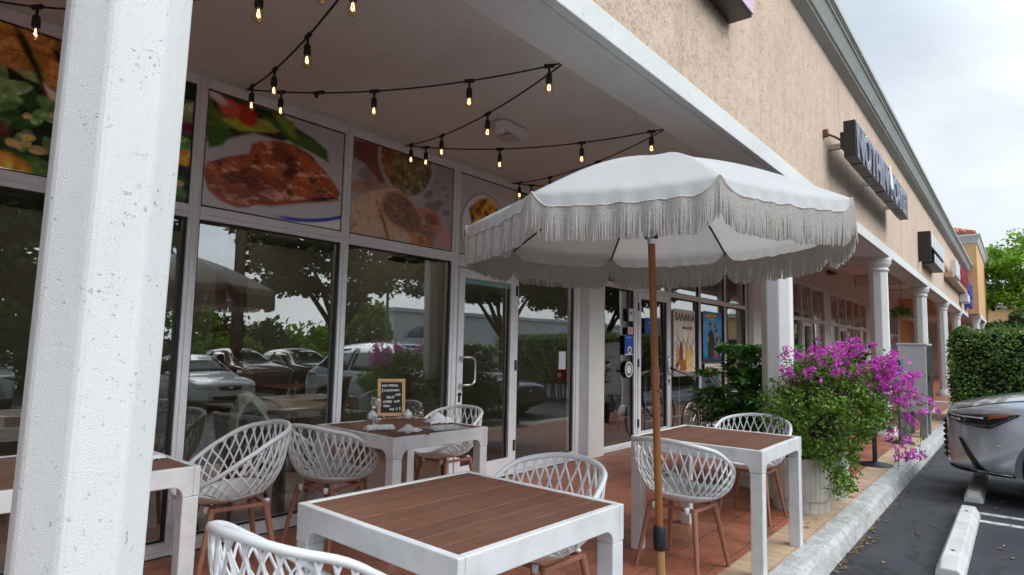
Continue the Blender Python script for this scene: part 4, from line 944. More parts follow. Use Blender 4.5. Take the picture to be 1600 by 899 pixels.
def wine_glass(label, x, y, flip=False, z=TZ):
    t = thing('wine_glass', label, 'glass', (x, y, z), group='stemmed glasses on the tables')
    MB().lathe([(.034, .0), (.034, .002), (.006, .006), (.0042, .012), (.0042, .085), (.010, .095), (.030, .115), (.039, .145), (.040, .165), (.031, .215), (.0305, .215), (.0385, .165), (.0375, .146), (.0285, .117), (.008, .099)], (0, 0, 0), 24, cap=True).build('bowl', M['clearglass'], t, local=True, smooth=True)
    return t
def tumbler(label, x, y, z=TZ):
    t = thing('tumbler', label, 'glass', (x, y, z), group='tumblers on the tables')
    MB().lathe([(.030, 0), (.034, .085), (.0325, .085), (.029, .008), (0, .008)], (0, 0, 0), 22, cap=True).build('glass', M['clearglass'], t, local=True, smooth=True); return t
wine_glass('stemmed wine glass left of the chalk sign', -3.64, 2.92)
tumbler('low tumbler in front of the wine glass on the laid table', -3.55, 2.86)
tumbler('low tumbler behind the crumpled napkin', -3.66, 3.36)
wine_glass('stemmed wine glass on the table at the left edge, behind the pillar', -3.30, .58); tumbler('low tumbler at the left edge behind the pillar', -3.20, .60)
# chalk sign on its little easel
cs = thing('chalk_sign', 'pine framed chalkboard listing the daily special on the laid table', 'sign', (-3.85, 3.24, TZ), rad(58))
cs.scale = (1.06, 1.06, 1.06)
def csb(b): return b
lean = math.tan(rad(12)); W, Hh = .205, .27; f0 = .025
def ct(x, y, z): return (x, y+z*lean, z+f0)
fmb = MB()
def cbox(mb, x0, x1, z0, z1, y0, y1):
    vs = [ct(x, y, z) for z in (z0, z1) for (x, y) in ((x0, y0), (x1, y0), (x1, y1), (x0, y1))]
    mb.add(vs, [(3, 2, 1, 0), (4, 5, 6, 7), (0, 1, 5, 4), (1, 2, 6, 5), (2, 3, 7, 6), (3, 0, 4, 7)])
b_ = .024
cbox(fmb, -W/2, W/2, 0, b_, -.008, .008); cbox(fmb, -W/2, W/2, Hh-b_, Hh, -.008, .008); cbox(fmb, -W/2, -W/2+b_, b_, Hh-b_, -.008, .008); cbox(fmb, W/2-b_, W/2, b_, Hh-b_, -.008, .008)
fmb.build('frame', M['wood_frame'], cs, local=True, bevel=.002)
pb = MB(); cbox(pb, -W/2+b_, W/2-b_, b_, Hh-b_, -.003, .005); pb.build('board', M['chalkboard'], cs, local=True)
for sx in (-1, 1): MB().tube([(sx*.055, .01, .04), (sx*.055, -.03, .0)], .006, 6).build('easel_leg', M['wood_frame'], cs, local=True)
MB().tube([(0, .012+.2*lean, .22), (0, .12, 0)], .006, 6).build('easel_leg', M['wood_frame'], cs, local=True)
Rc = Matrix.Rotation(rad(90)-math.atan(lean), 3, 'X')
def chalk(body, size, x, z, xs=1., sk=0):
    o = text('writing', body, size, (0, 0, 0), Matrix.Identity(3), M['chalk'], None, ext=.0006, xs=xs, offset=.0008)
    o.data.transform(Matrix.Translation(Vector(ct(x, -.0045, z))) @ (Rc @ Matrix.Rotation(rad(sk), 3, 'Z')).to_4x4()); o.parent = cs
chalk('DAILY SPECIAL', .0215, -.072, .213, .86, 1); chalk('1', .04, -.075, .172, .8); chalk('2 SANDWICH', .021, -.058, .178, .9, 1); chalk('AND', .020, .03, .147, .9, 3)
chalk('SOUP', .026, -.035, .126, .9, 2); chalk('COFFEE', .022, -.062, .096, .85); chalk('OR', .018, .018, .098, .9); chalk('SODA', .022, -.058, .066, .8); chalk('$18', .024, -.015, .040, .9); chalk('!', .036, .058, .040, 1.2)
hm = MB(); pts = [(0, -.010), (.010, .001), (.009, .007), (.004, .008), (0, .004), (-.004, .008), (-.009, .007), (-.010, .001)]
hm.tube([ct(.040+px, -.0045, .050+pz) for px, pz in pts], .0016, 5, closed=True).build('writing', M['chalk'], cs, local=True)
dm = MB(); dm.lathe([(0, 0), (.008, .0), (.008, .001), (0, .001)], ct(.052, -.0055, .108), 12, rot=Matrix.Rotation(PI/2, 3, 'X')).build('writing', M['chalk'], cs, local=True)
# clipboard menus, salt pots
mn = tag(MB().box(-.15, .15, -.105, .105, 0, .006).build('menu', basic('laminated_menu', (.33, .35, .36), .2, var=.25, vscale=30), None, bevel=.002), 'laminated grey menu sheet lying right of the chalk sign', 'menu'); mn.location = (-3.22, 3.20, TZ); mn.rotation_euler = (0, 0, rad(80))
cb = thing('clipboard', 'brown clipboard with a napkin on it at the near edge of the laid table', 'clipboard', (-3.22, 2.88, TZ), rad(40))
MB().box(-.14, .14, -.10, .10, 0, .006).build('board', M['planks'], cb, local=True); MB().box(-.02, .02, -.098, -.08, .0062, .018).build('clip', M['steel'], cb, local=True)
M['ceramic'] = basic('white_ceramic', (.72, .73, .73), .25)
for lab, x, y in (('white ceramic pot left behind the chalk sign', -3.88, 3.08), ('white ceramic pot right behind the chalk sign', -3.76, 3.33)):
    p = thing('ceramic_pot', lab, 'pot', (x, y, TZ), group='white pots behind the chalk sign')
    MB().lathe([(.025, 0), (.040, .02), (.038, .045), (.026, .062), (.02, .062), (.02, .05), (0, .05)], n=20).build('pot', M['ceramic'], p, local=True, smooth=True)
    MB().lathe([(.0205, .0625), (.02, .07), (.006, .074), (.006, .082), (0, .083)], n=14).build('lid', M['ceramic'], p, local=True, smooth=True)

# ------------------------------------------------------------------ string lights
M['cable'] = basic('black_rubber_cable', (.012, .011, .011), .6)
M['bulb'] = glass('clear_bulb_glass', tint=(1., .86, .68), base=.04, gain=.9)
M['filament'] = emit('warm_filament', (1., .68, .36), 5.)
sl = thing('string_lights', 'zigzag string of black cable with clear glowing bulbs under the soffit', 'string lights', (-3, 2.5, 3.05))
xw, xh = -4.125, -1.975
nodes = [(xh, -.35, 2.985), (xw, .54, 3.085), (xh, 1.50, 2.985), (xw, 2.055, 3.095), (xh, 2.85, 2.99), (xw, 3.52, 3.085), (xh, 4.20, 2.99), (xw, 5.0, 3.07), (xh, 5.65, 2.99), (xw, 6.5, 3.07)]
bulbs = [[.25, .75], [.22, .50, .76, .89], [.12, .40, .68, .93], [.13, .45, .74, .96], [.38, .69, .95], [.09, .40, .71, .95], [.36, .68, .93], [.1, .4, .7, .94], [.1, .4, .7]]
cabm = MB()
def sagpt(a, b, t, sag): p = Vector(a).lerp(Vector(b), t); p.z -= sag*4*t*(1-t); return p
for a, b, bl in zip(nodes[:-1], nodes[1:], bulbs):
    sag = .17 if b[1] == .54 or a[1] == .54 else .085
    cabm.tube([sagpt(a, b, k/18, sag) for k in range(19)], .0056, 6)
    for t in bl:
        p = sagpt(a, b, t, sag); cabm.tube([p-(Vector(b)-Vector(a)).normalized()*.03+Vector((0, 0, 0)), p+(Vector(b)-Vector(a)).normalized()*.03], .013, 7)
        cabm.tube([p, p+Vector((0, 0, -.055))], [.009, .006], 6)
        q = p+Vector((0, 0, -.05))
        bu = MB().lathe([(0, -.124), (.010, -.123), (.022, -.114), (.027, -.100), (.026, -.086), (.018, -.068), (.014, -.055), (.013, -.05)], q, 16, cap=False).build('bulb', M['bulb'], sl, smooth=True)
        MB().lathe([(.006, .01), (.014, .004), (.018, -.008), (.019, -.05), (.0155, -.056), (.013, -.058), (0, -.058)], q, 12).build('socket', M['cable'], bu, smooth=True, auto=40)
        MB().tube([q+Vector((-.004, 0, -.062)), q+Vector((-.011, 0, -.088)), q+Vector((-.006, .006, -.096)), q+Vector((0, -.006, -.088)), q+Vector((.006, .006, -.096)), q+Vector((.011, 0, -.088)), q+Vector((.004, 0, -.062))], .0016, 5).build('filament', M['filament'], bu)
a, b = nodes[3], nodes[4]; p = sagpt(a, b, .26, .085); cabm.tube([p-Vector((.03, .011, 0)), p+Vector((.045, .016, 0))], .014, 7).tube([p, p+Vector((-.02, 0, -.03))], .010, 6)
cabm.build('cable', M['cable'], sl, smooth=True, auto=50)
hk = MB()
for x, y, z in nodes:
    s = 1 if x == xh else -1
    c = Vector((x+s*.012, y, z+.0)); hk.tube([c+Vector((0, .014*math.cos(k*PI/5), .014*math.sin(k*PI/5))) for k in range(10)], .003, 5, closed=True)
hk.build('hook', M['steel'], sl)

# ceiling speaker and wall lamp
sp = thing('ceiling_speaker', 'off-white wedge speaker fixed under the soffit among the string lights', 'speaker', (-3.17, 3.78, 3.14), rad(12))
S_ = MB()
sec = [(-.17, .04, .05, .035), (-.12, .075, .075, .05), (.05, .10, .10, .075), (.125, .115, .085, .07), (.14, .10, .06, .05)]
for y, hwid, dep, dep2 in sec:
    for qx, qz in ((-1, 0), (-1, .55), (-.7, 1), (.7, 1), (1, .55), (1, 0)): S_.v.append((qx*hwid, y, -.004-qz*dep))
for i in range(4):
    for j in range(6): S_.f.append((i*6+j, i*6+(j+1) % 6, (i+1)*6+(j+1) % 6, (i+1)*6+j))
S_.f += [(5, 4, 3, 2, 1, 0), tuple(range(24, 30))]
spk_mat = basic('off_white_plastic', (.72, .71, .72), .5, var=.06)
S_.build('cabinet', spk_mat, sp, local=True, bevel=.01, smooth=True, auto=50)
MB().lathe([(0, -.11), (.035, -.108), (.045, -.09), (.045, -.02), (0, -.02)], (0, -.145, 0), 16).build('bracket', spk_mat, sp, local=True, smooth=True, auto=40)
gr_ = MB().box(-.075, .075, -.08, .10, -.106, -.1015); gr_.build('grille', basic('grille_grey', (.52, .51, .54), .6, var=.1, vscale=300), sp, local=True, bevel=.002)
wl2 = thing('wall_lamp', 'small dome lamp on the arcade wall past unit 113', 'lamp', (-4.14, 19.25, 3.6))
MB().lathe([(0, .10), (.06, .09), (.11, .05), (.125, 0), (.115, 0), (.10, .04), (0, .07)], (-4.02, 19.25, 3.55), 20).build('shade', basic('bronze', (.12, .09, .07), .4, .6), wl2, smooth=True)
MB().tube([(-4.155, 19.25, 3.63), (-4.06, 19.25, 3.66)], .03, 8).build('bracket', M['black_metal'], wl2)

# ------------------------------------------------------------------ parasol
def canvas_mat():
    m, nt, out = new_mat('white_parasol_canvas'); L = nt.links.new
    b = nd(nt, 'ShaderNodeBsdfPrincipled'); b.inputs['Roughness'].default_value = .75; b.inputs['Specular IOR Level'].default_value = .3
    t = nd(nt, 'ShaderNodeBsdfTranslucent'); tc = nd(nt, 'ShaderNodeTexCoord')
    n = noise(nt, tc.outputs['Object'], 3, 6, .6); r = ramp(nt, [(.35, (.74, .76, .77)), (.7, (.68, .695, .69))]); L(n.outputs['Fac'], r.inputs[0]); L(r.outputs[0], b.inputs['Base Color']); t.inputs[0].default_value = (.66, .64, .60, 1)
    n2 = noise(nt, tc.outputs['Object'], 9, 4, .55); bp = nd(nt, 'ShaderNodeBump'); bp.inputs['Strength'].default_value = .35; bp.inputs['Distance'].default_value = .01; L(n2.outputs['Fac'], bp.inputs['Height']); L(bp.outputs[0], b.inputs['Normal'])
    mx = nd(nt, 'ShaderNodeMixShader'); mx.inputs[0].default_value = .34; L(b.outputs[0], mx.inputs[1]); L(t.outputs[0], mx.inputs[2]); L(mx.outputs[0], out.inputs[0]); return m
M['canvas'] = canvas_mat()
M['fringe'] = basic('twisted_cotton_fringe', (.54, .50, .46), .9, var=.22, stretch=(1, 1, 2.2), vscale=90, bump=.6, bscale=160)
M['teak'] = basic('oiled_pole_wood', (.33, .125, .035), .38, var=.25, stretch=(16, 16, 1.2), vscale=4)
M['pale_pole'] = basic('worn_pole_wood', (.42, .22, .09), .5, var=.25, stretch=(16, 16, 1.2), vscale=4)
UC = Vector((-1.462, 2.905, 0)); UR = .949; UZ = 1.966; UPH = -2.406; AP = 2.352
pa = thing('parasol', 'white eight-panel parasol with a long grey rope fringe on a wooden pole', 'parasol', (-1.39, 2.90, 0))
def rib_tip(k): a = UPH+k*PI/4; x, y = UR*math.cos(a), UR*math.sin(a); return Vector((UC.x+x, UC.y+y, UZ+.026*x-.004*y))
apex = Vector((UC.x+.045, UC.y, AP))
def rib_pt(k, t):
    p = apex.lerp(rib_tip(k), t); p.z += .052*math.sin(PI*t)**1.0*(1-.25*t)-.012*math.exp(-((t-.30)/.05)**2)*0; return p
cm = MB(); NT = 16; NS = 16; NV = 4
def can_pt(k, s, t):
    """s across the panel, t from the apex down; panels sag a little between ribs"""
    p = rib_pt(k, t).lerp(rib_pt(k+1, t), s); w = 4*s*(1-s)
    p.z -= .022*w*t*(1.25-t*.6); 
    if t > .72: q = (t-.72)/.28; p.z += q*q*(.0018*math.sin(s*61+k*3)+.0014*math.sin(s*103+k*5)+.002*math.sin(s*27+k))*w
    return p
def val_edge(k, s):
    """lower hem of the valance, gathered up to nothing at each rib tip"""
    tip = can_pt(k, s, 1.); w = min(1., min(s, 1-s)/.13); w = math.sin(w*PI/2)**.8
    out = (tip-UC); out.z = 0; out.normalize()
    return tip+Vector((0, 0, -.066*w+.0018*math.sin(s*40+k)*w))+out*(.014*w+.005*math.sin(s*47+k*2)*w)
for k in range(8):
    b0 = len(cm.v)
    for i in range(NS*2+1):
        s = i/(NS*2)
        for j in range(NT+1): cm.v.append(tuple(can_pt(k, s, j/NT)))
        for j in range(1, NV+1): cm.v.append(tuple(can_pt(k, s, 1).lerp(val_edge(k, s), j/NV)))
    w_ = NT+1+NV
    for i in range(NS*2):
        for j in range(w_-1): cm.f.append((b0+i*w_+j, b0+i*w_+j+1, b0+(i+1)*w_+j+1, b0+(i+1)*w_+j))
co = cm.build('canopy', M['canvas'], pa, smooth=True, auto=50)
bm = bmesh.new(); bm.from_mesh(co.data); bmesh.ops.remove_doubles(bm, verts=bm.verts, dist=.0005); bm.to_mesh(co.data); bm.free()
co.data.polygons.foreach_set('use_smooth', [True]*len(co.data.polygons)); co.data.set_sharp_from_angle(angle=rad(55))
# small top cap layer
rng = random.Random(11)
for k in range(8):
    fm_ = MB(); n = 150
    for i in range(n):
        s = (i+.5)/n; p = val_edge(k, s); out = (p-UC); out.z = 0; out.normalize(); tan = Vector((-out.y, out.x, 0))
        ln = .141*(1+rng.uniform(-.03, .03)); dx = rng.gauss(0, .0024); dn = rng.gauss(0, .004)
        if rng.random() < .04: dx += rng.gauss(0, .016); ln *= rng.uniform(.8, 1)
        w = min(1., min(s, 1-s)/.13)
        if w < .5: ln *= 1.0
        pts = []
        for q in range(5):
            t = q/4; pts.append(p+Vector((0, 0, .006-ln*t))+tan*dx*t*t+out*(dn*t*t+.004*math.sin(t*3)))
        fm_.tube(pts, [.0030, .0036, .0036, .0036, .0026], 4, cap=False)
    # woven heading band
    h_ = MB()
    fm_.tube([val_edge(k, i/30)+Vector((0, 0, .004)) for i in range(31)], .0055, 5)
    fm_.tube([val_edge(k, i/30)+Vector((0, 0, -.010)) for i in range(31)], .004, 5)
    fm_.build('fringe', M['fringe'], pa)
hub = Vector((-1.452, 2.9, 1.93))
for k in range(8):
    MB().tube([rib_pt(k, t/10)+Vector((0, 0, -.012)) for t in range(11)], .006, 6).build('rib', M['black_metal'], pa, smooth=True)
def pp(z): return Vector((-1.39-.031*z, 2.90, z))
MB().tube([pp(.30), pp(1.20)], .0185, 16).tube([pp(1.19), pp(2.33)], .0185, 16).build('pole', M['teak'], pa, smooth=True, auto=40)
MB().tube([pp(1.17), pp(1.255)], .0225, 16).build('pole_joint', basic('copper_sleeve', (.36, .13, .07), .35, .3), pa, smooth=True, auto=40)
MB().tube([pp(1.17)+Vector((.02, -.008, -.03)), pp(1.17)+Vector((.034, -.012, -.03))], .006, 8).build('pin', M['steel'], pa)
MB().tube([pp(1.885), pp(1.93)], .0215, 16).build('tilt_joint', M['steel'], pa, smooth=True, auto=40)
MB().tube([pp(1.915), pp(1.95)], .035, 14).build('hub', M['black_metal'], pa, smooth=True, auto=40)
MB().tube([pp(.37), pp(.385), pp(.475), pp(.485)], [.027, .031, .031, .025], 16).build('collar', basic('black_rubber_collar', (.012, .012, .012), .55), pa, smooth=True, auto=40)
MB().tube([pp(.04), pp(.38)], .0225, 16).build('stub_pole', M['pale_pole'], pa, smooth=True, auto=40)
MB().lathe([(.23, .002), (.23, .03), (.21, .045), (.05, .055), (.04, .10), (.03, .11)], (-1.39, 2.90, 0), 28).build('base', M['concrete_dark'], pa, smooth=True, auto=40)
# ------------------------------------------------------------------ planters and plants
def planter_mat():
    return basic('cream_ribbed_planter', (.55, .53, .48), .7, var=.08, vscale=5, dirt=.22, dscale=6)
M['planter'] = planter_mat(); M['soil'] = basic('potting_soil', (.03, .02, .014), .95, var=.4, vscale=40, bump=.6)
def planter(label, x, y, r, h):
    t = thing('ribbed_planter', label, 'planter', (x, y, 0), group='cream ribbed planters by the kerb')
    mb = MB(); n = 144; prof = [(.88, 0), (.90, .012), (.90, .20), (.955, .205), (.965, .26), (1., h/r*.0+.98), (1.02, 1.)]
    zs = [0, .012, h*.24, h*.245, h*.29, h*.98, h]
    for (k, _), z in zip(prof, zs):
        for j in range(n):
            a = 2*PI*j/n; g = 1-(.018 if (j % 4 == 0) else 0) if z > h*.25 and z < h*.99 else 1-(.022 if j % 8 == 0 and z > .011 and z < h*.242 else 0)
            mb.v.append((r*k*g*math.cos(a), r*k*g*math.sin(a), z))
    for i in range(len(prof)-1):
        for j in range(n): mb.f.append((i*n+j, i*n+(j+1) % n, (i+1)*n+(j+1) % n, (i+1)*n+j))
    mb.lathe([(r*1.02, h), (r*.93, h), (r*.92, h-.06)], n=48, cap=False)
    mb.build('planter_wall', M['planter'], t, local=True)
    MB().lathe([(0, h-.05), (r*.925, h-.055)], n=32, cap=False).build('soil', M['soil'], t, local=True)
    return t
planter('cream ribbed planter holding the bougainvillea, nearest the kerb', -1.515, 5.86, .25, .46)
planter('wide cream ribbed planter under the dark green shrub', -2.06, 6.62, .33, .46)
planter('small cream ribbed planter behind the bougainvillea planter', -1.46, 6.52, .20, .44)

M['shrub_leaf'] = leafmat('glossy_shrub_leaf', [(.05, .14, .035), (.08, .22, .05), (.12, .30, .06), (.22, .44, .09)], rough=.28, trans=.2)
M['boug_leaf'] = leafmat('bougainvillea_leaf', [(.06, .15, .022), (.12, .25, .032), (.20, .34, .05), (.30, .42, .08)], rough=.4, trans=.3)
M['bract'] = leafmat('magenta_bract', [(.60, .035, .48), (.74, .06, .60), (.82, .12, .70), (.86, .28, .78)], rough=.6, trans=.35)
M['stem'] = basic('woody_stem', (.10, .065, .04), .8, var=.3, vscale=20)
M['bark'] = basic('grey_brown_bark', (.075, .055, .042), .9, var=.35, stretch=(1, 1, .3), vscale=9, bump=.6, bscale=25)

def shrub():
    rng = random.Random(21); t = thing('leafy_shrub', 'dark glossy green shrub in the wide planter beside the pink bougainvillea', 'shrub', (-2.06, 6.62, .41))
    st = MB(); lf = MB(); base = Vector((-2.06, 6.62, .41))
    for i in range(120):
        a = rng.uniform(0, 2*PI); el = rng.uniform(-.1, 1.4); L = rng.uniform(.50, .80)
        d = Vector((math.cos(a)*math.cos(el)*.98, math.sin(a)*math.cos(el)*.9, math.sin(el)*1.42)); tip = base+d*L+Vector((0, 0, .03))
        tip.z = min(tip.z, 1.30)
        st.tube([base+d*.02, base.lerp(tip, .5)+Vector((0, 0, .05)), tip], [.008, .006, .003], 5)
        for w in range(3):
            c = base.lerp(tip, 1-.26*w)
            nl = 8
            for j in range(nl):
                b = 2*PI*j/nl+rng.uniform(-.3, .3)+w; up = rng.uniform(-.1, .75)-.2*w
                dr = Vector((math.cos(b), math.sin(b), up)); dr = (dr+d*.5).normalized(); ln = rng.uniform(.15, .21); wd = ln*.17
                sd = dr.cross(Vector((0, 0, 1))); sd.normalize(); nn = sd.cross(dr)
                p0 = c; p1 = c+dr*ln*.5+nn*.012; p2 = c+dr*ln-nn*.02+Vector((0, 0, -.018))
                lf.add([p0, p1+sd*wd+nn*.010, p2, p1-sd*wd+nn*.010, p1], [(0, 1, 4), (1, 2, 4), (2, 3, 4), (3, 0, 4)])
    st.build('stem', M['stem'], t); lf.build('foliage', M['shrub_leaf'], t, smooth=False)
shrub()

def bougain():
    rng = random.Random(5); t = thing('bougainvillea', 'bushy bougainvillea with magenta flowers spilling from its planter over the kerb', 'flowering plant', (-1.515, 5.86, .41))
    st = MB(); lf = MB(); br = MB(); base = Vector((-1.515, 5.9, .42))
    leaves = []
    def cl(c, r, n, flat=1.):
        for _ in range(n):
            v = Vector((rng.gauss(0, 1), rng.gauss(0, 1), rng.gauss(0, 1))); v.normalize(); leaves.append(Vector(c)+v*r*rng.random()**.4*1.0)
    # dense body: clumps on a lop-sided dome that hangs down over the kerb side
    def body(): 
        u = rng.random(); a = rng.uniform(0, 2*PI)
        return u, a
    for i in range(130):
        a = rng.uniform(0, 2*PI); el = rng.uniform(-.5, 1.4); R = rng.uniform(.72, 1.0)
        p = Vector((-1.33+.46*math.cos(a)*math.cos(el)*R, 6.12+.52*math.sin(a)*math.cos(el)*R, .88+.40*math.sin(el)*R))
        if p.z < .62 and p.x > -1.0: p.z += .1
        st.tube([base, base.lerp(p, .5)+Vector((0, 0, .10)), p], [.007, .005, .002], 4); cl(p, .105, 52)
    for i in range(60):
        a = rng.uniform(-2.6, .6); zz = rng.uniform(.50, .98); rr = .20+.28*min(1, (zz-.42)/.4); cl(Vector((-1.40+rr*math.cos(a), 5.92+rr*math.sin(a)*.9, zz)), .09, 44)
    for i in range(26):   # skirt hanging over the planter edge
        x = rng.uniform(-1.42, -1.10); p = Vector((x, 5.66-rng.uniform(0, .10)+abs(x+1.35)*.1, rng.uniform(.26 if x > -1.26 else .42, .62))); cl(p, .07, 30)
        st.tube([base, Vector((x, 5.70, .56)), p], [.006, .004, .002], 4)
    for i in range(14):
        p = Vector((-1.14+rng.gauss(0, .05), 5.95+rng.gauss(0, .15), rng.uniform(.18, .5))); cl(p, .07, 28)
    # arching flower shoots
    shoots = []
    for i in range(44):
        a = rng.uniform(-2.4, 2.2); L = rng.uniform(.55, .95)
        e = Vector((-1.36+.60*math.cos(a)*L+.05, 6.15+.65*math.sin(a)*L, 1.17+rng.uniform(-.02, .26)-.06*abs(math.cos(a)))); shoots.append((e, rng.uniform(.05, .14)))
    for x, z in ((-.72, 1.05), (-.66, .98), (-.60, .92), (-.58, .86), (-.70, .78), (-.78, .58), (-.74, .48), (-.80, .42), (-.86, .62), (-.76, .68), (-.83, .36), (-.72, .90), (-.82, 1.12), (-.92, 1.2), (-.9, .95), (-.98, 1.08)):
        shoots.append((Vector((x+rng.gauss(0, .02), 6.25+rng.gauss(0, .16), z)), .04))
    for i in range(11): shoots.append((Vector((rng.uniform(-1.05, -.66), 6.2+rng.gauss(0, .2), rng.uniform(.92, 1.24))), .05))
    for i in range(8): shoots.append((Vector((-1.2+rng.gauss(0, .12), 6.3+rng.gauss(0, .2), 1.36+rng.uniform(-.03, .10))), .1))
    for e, ar in shoots:
        m = base.lerp(e, .55)+Vector((0, 0, .16+ar)); m2 = base.lerp(e, .85)+Vector((0, 0, .10+ar)) if e.z < 1.0 else base.lerp(e, .8)+Vector((0, 0, .05))
        if e.x > -1.0 and e.z < .75: m = Vector((-1.02, 6.05, 1.02)); m2 = Vector((e.x+.02, e.y, e.z+.22))
        st.tube([base, m, m2, e], [.006, .004, .003, .0015], 4)
        for q in range(8): c = m2.lerp(e, rng.random()); leaves.append(c+Vector((rng.gauss(0, .03), rng.gauss(0, .03), rng.gauss(0, .03))))
        for q in range(rng.randint(3, 7)):
            c = m2.lerp(e, rng.uniform(.35, 1.05))+Vector((rng.gauss(0, .028), rng.gauss(0, .028), rng.gauss(0, .024)))
            for w in range(rng.randint(3, 6)):
                # three papery bracts round a point
                f = Vector((rng.gauss(0, 1), rng.gauss(0, 1), rng.gauss(.2, 1))); f.normalize(); cc = c+f*.018; u = f.orthogonal().normalized(); v = f.cross(u); r = rng.uniform(.016, .023); o = rng.uniform(0, 2)
                for k in range(3):
                    a = o+k*2*PI/3; d = (u*math.cos(a)+v*math.sin(a)); s = d.cross(f)
                    br.add([cc, cc+(d*.55+s*.5)*r+f*r*.35, cc+d*r*1.15+f*r*.75, cc+(d*.55-s*.5)*r+f*r*.35], [(0, 1, 2, 3)])
    leaf_quads(lf, leaves, .034, rng, up=.7, aspect=.62)
    for _ in range(10):   # a few fallen ones
        pass
    st.build('stem', M['stem'], t); lf.build('foliage', M['boug_leaf'], t); br.build('flowers', M['bract'], t)
bougain()
def rubber():
    rng = random.Random(9); t = thing('rubber_plant', 'dark broad-leaved plant rising behind the magenta flowers', 'plant', (-2.15, 10.4, 0))
    lf = MB(); st = MB()
    for k in range(5):
        b = Vector((-2.15+rng.gauss(0, .05), 10.4+rng.gauss(0, .05), .35)); tip = Vector((-1.95+rng.gauss(0, .16), 10.4+rng.gauss(0, .2), 1.42-.06*k)); st.tube([b, tip], [.012, .006], 5)
        for j in range(11):
            c = b.lerp(tip, .45+.55*j/10); a = j*2.4+k; dr = Vector((math.cos(a), math.sin(a), .35)).normalized(); ln = .19; sd = dr.cross(Vector((0, 0, 1))).normalized(); nn = sd.cross(dr)
            p0, p1, p2 = c, c+dr*ln*.5+nn*.015, c+dr*ln-nn*.02; w = .062
            lf.add([p0, c+dr*ln*.25+sd*w*.8, p1+sd*w, c+dr*ln*.8+sd*w*.6, p2, c+dr*ln*.8-sd*w*.6, p1-sd*w, c+dr*ln*.25-sd*w*.8, p1-nn*.01], [(0, 1, 8), (1, 2, 8), (2, 3, 8), (3, 4, 8), (4, 5, 8), (5, 6, 8), (6, 7, 8), (7, 0, 8)])
    st.build('stem', M['stem'], t); lf.build('foliage', leafmat('rubber_leaf', [(.010, .022, .014), (.02, .04, .022), (.03, .06, .03)], rough=.25, trans=.05), t)
    pt = thing('plant_pot', 'dark pot of the broad-leaved plant behind the flowers', 'pot', (-2.15, 10.4, 0)); MB().lathe([(.14, 0), (.19, .36), (.18, .36), (.17, .30), (0, .30)], n=24).build('pot_wall', M['black_metal'], pt, local=True)
rubber()

# ------------------------------------------------------------------ stanchion posts, cabinet, bicycle
M['post_grey'] = basic('grey_blue_post', (.11, .14, .18), .45, var=.1)
def stanchion(label, x, y, h, sign=False):
    t = thing('stanchion', label, 'post', (x, y, 0), group='posts on round black feet')
    MB().lathe([(0, .0), (.19, .0), (.19, .008), (.17, .02), (.05, .035), (.03, .05)], n=32).build('foot', M['black_metal'], t, local=True, smooth=True, auto=40)
    MB().tube([(0, 0, .03), (0, 0, h)], .026, 14).build('pole', M['post_grey'] if sign else basic('black_post', (.03, .033, .04), .45), t, local=True, smooth=True, auto=40)
    if sign:
        s = MB().box(-.075, .075, -.035, -.030, h-.36, h+.10).build('sign_plate', basic('pale_blue_sign', (.42, .56, .66), .5, var=.1), t, local=True)
        MB().lathe([(0, 0), (.042, 0), (.042, .002), (0, .002)], (0, -.0375, h+.03), 20, rot=Matrix.Rotation(PI/2, 3, 'X')).build('round_symbol', basic('navy_ink', (.02, .035, .07), .5), s, local=True)
        MB().box(-.06, .06, -.0375, -.0355, h-.10, h-.03).box(-.06, .06, -.0375, -.0355, h-.30, h-.22).build('band', basic('blue_ink', (.12, .32, .52), .5), s, local=True)
    else: MB().tube([(0, 0, h-.002), (0, 0, h+.10)], .034, 14).build('cap', M['black_metal'], t, local=True, smooth=True, auto=40)
stanchion('black-capped post whose round foot sits at the kerb by the bougainvillea', -1.41, 8.75, 1.16)
stanchion('grey-blue post carrying a pale blue sign in front of the grey cabinet', -1.46, 11.25, 1.18, True)
cbn = thing('utility_cabinet', 'tall grey metal utility cabinet on concrete legs by the kerb', 'cabinet', (-1.37, 12.6, 0))
gm = basic('grey_cabinet_paint', (.56, .56, .57), .55, var=.06, dirt=.1)
MB().box(-1.575, -1.185, 12.15, 12.95, .40, 1.50).build('body', gm, cbn, bevel=.006)
MB().box(-1.59, -1.17, 12.13, 12.97, 1.501, 1.53).build('lid', gm, cbn, bevel=.004)
MB().box(-1.184, -1.172, 12.18, 12.92, .42, 1.49).build('door', basic('bright_zinc', (.55, .57, .60), .22, .9, var=.25, stretch=(1, 4, .6), vscale=3), cbn)
for x in (-1.50, -1.26):
    for y in (12.2, 12.75): MB().box(x-.05, x+.05, y, y+.14, 0, .398).build('leg', M['concrete_dark'], cbn, bevel=.006)
MB().box(-1.171, -1.155, 12.25, 12.29, .9, 1.02).build('handle', M['black_metal'], cbn)

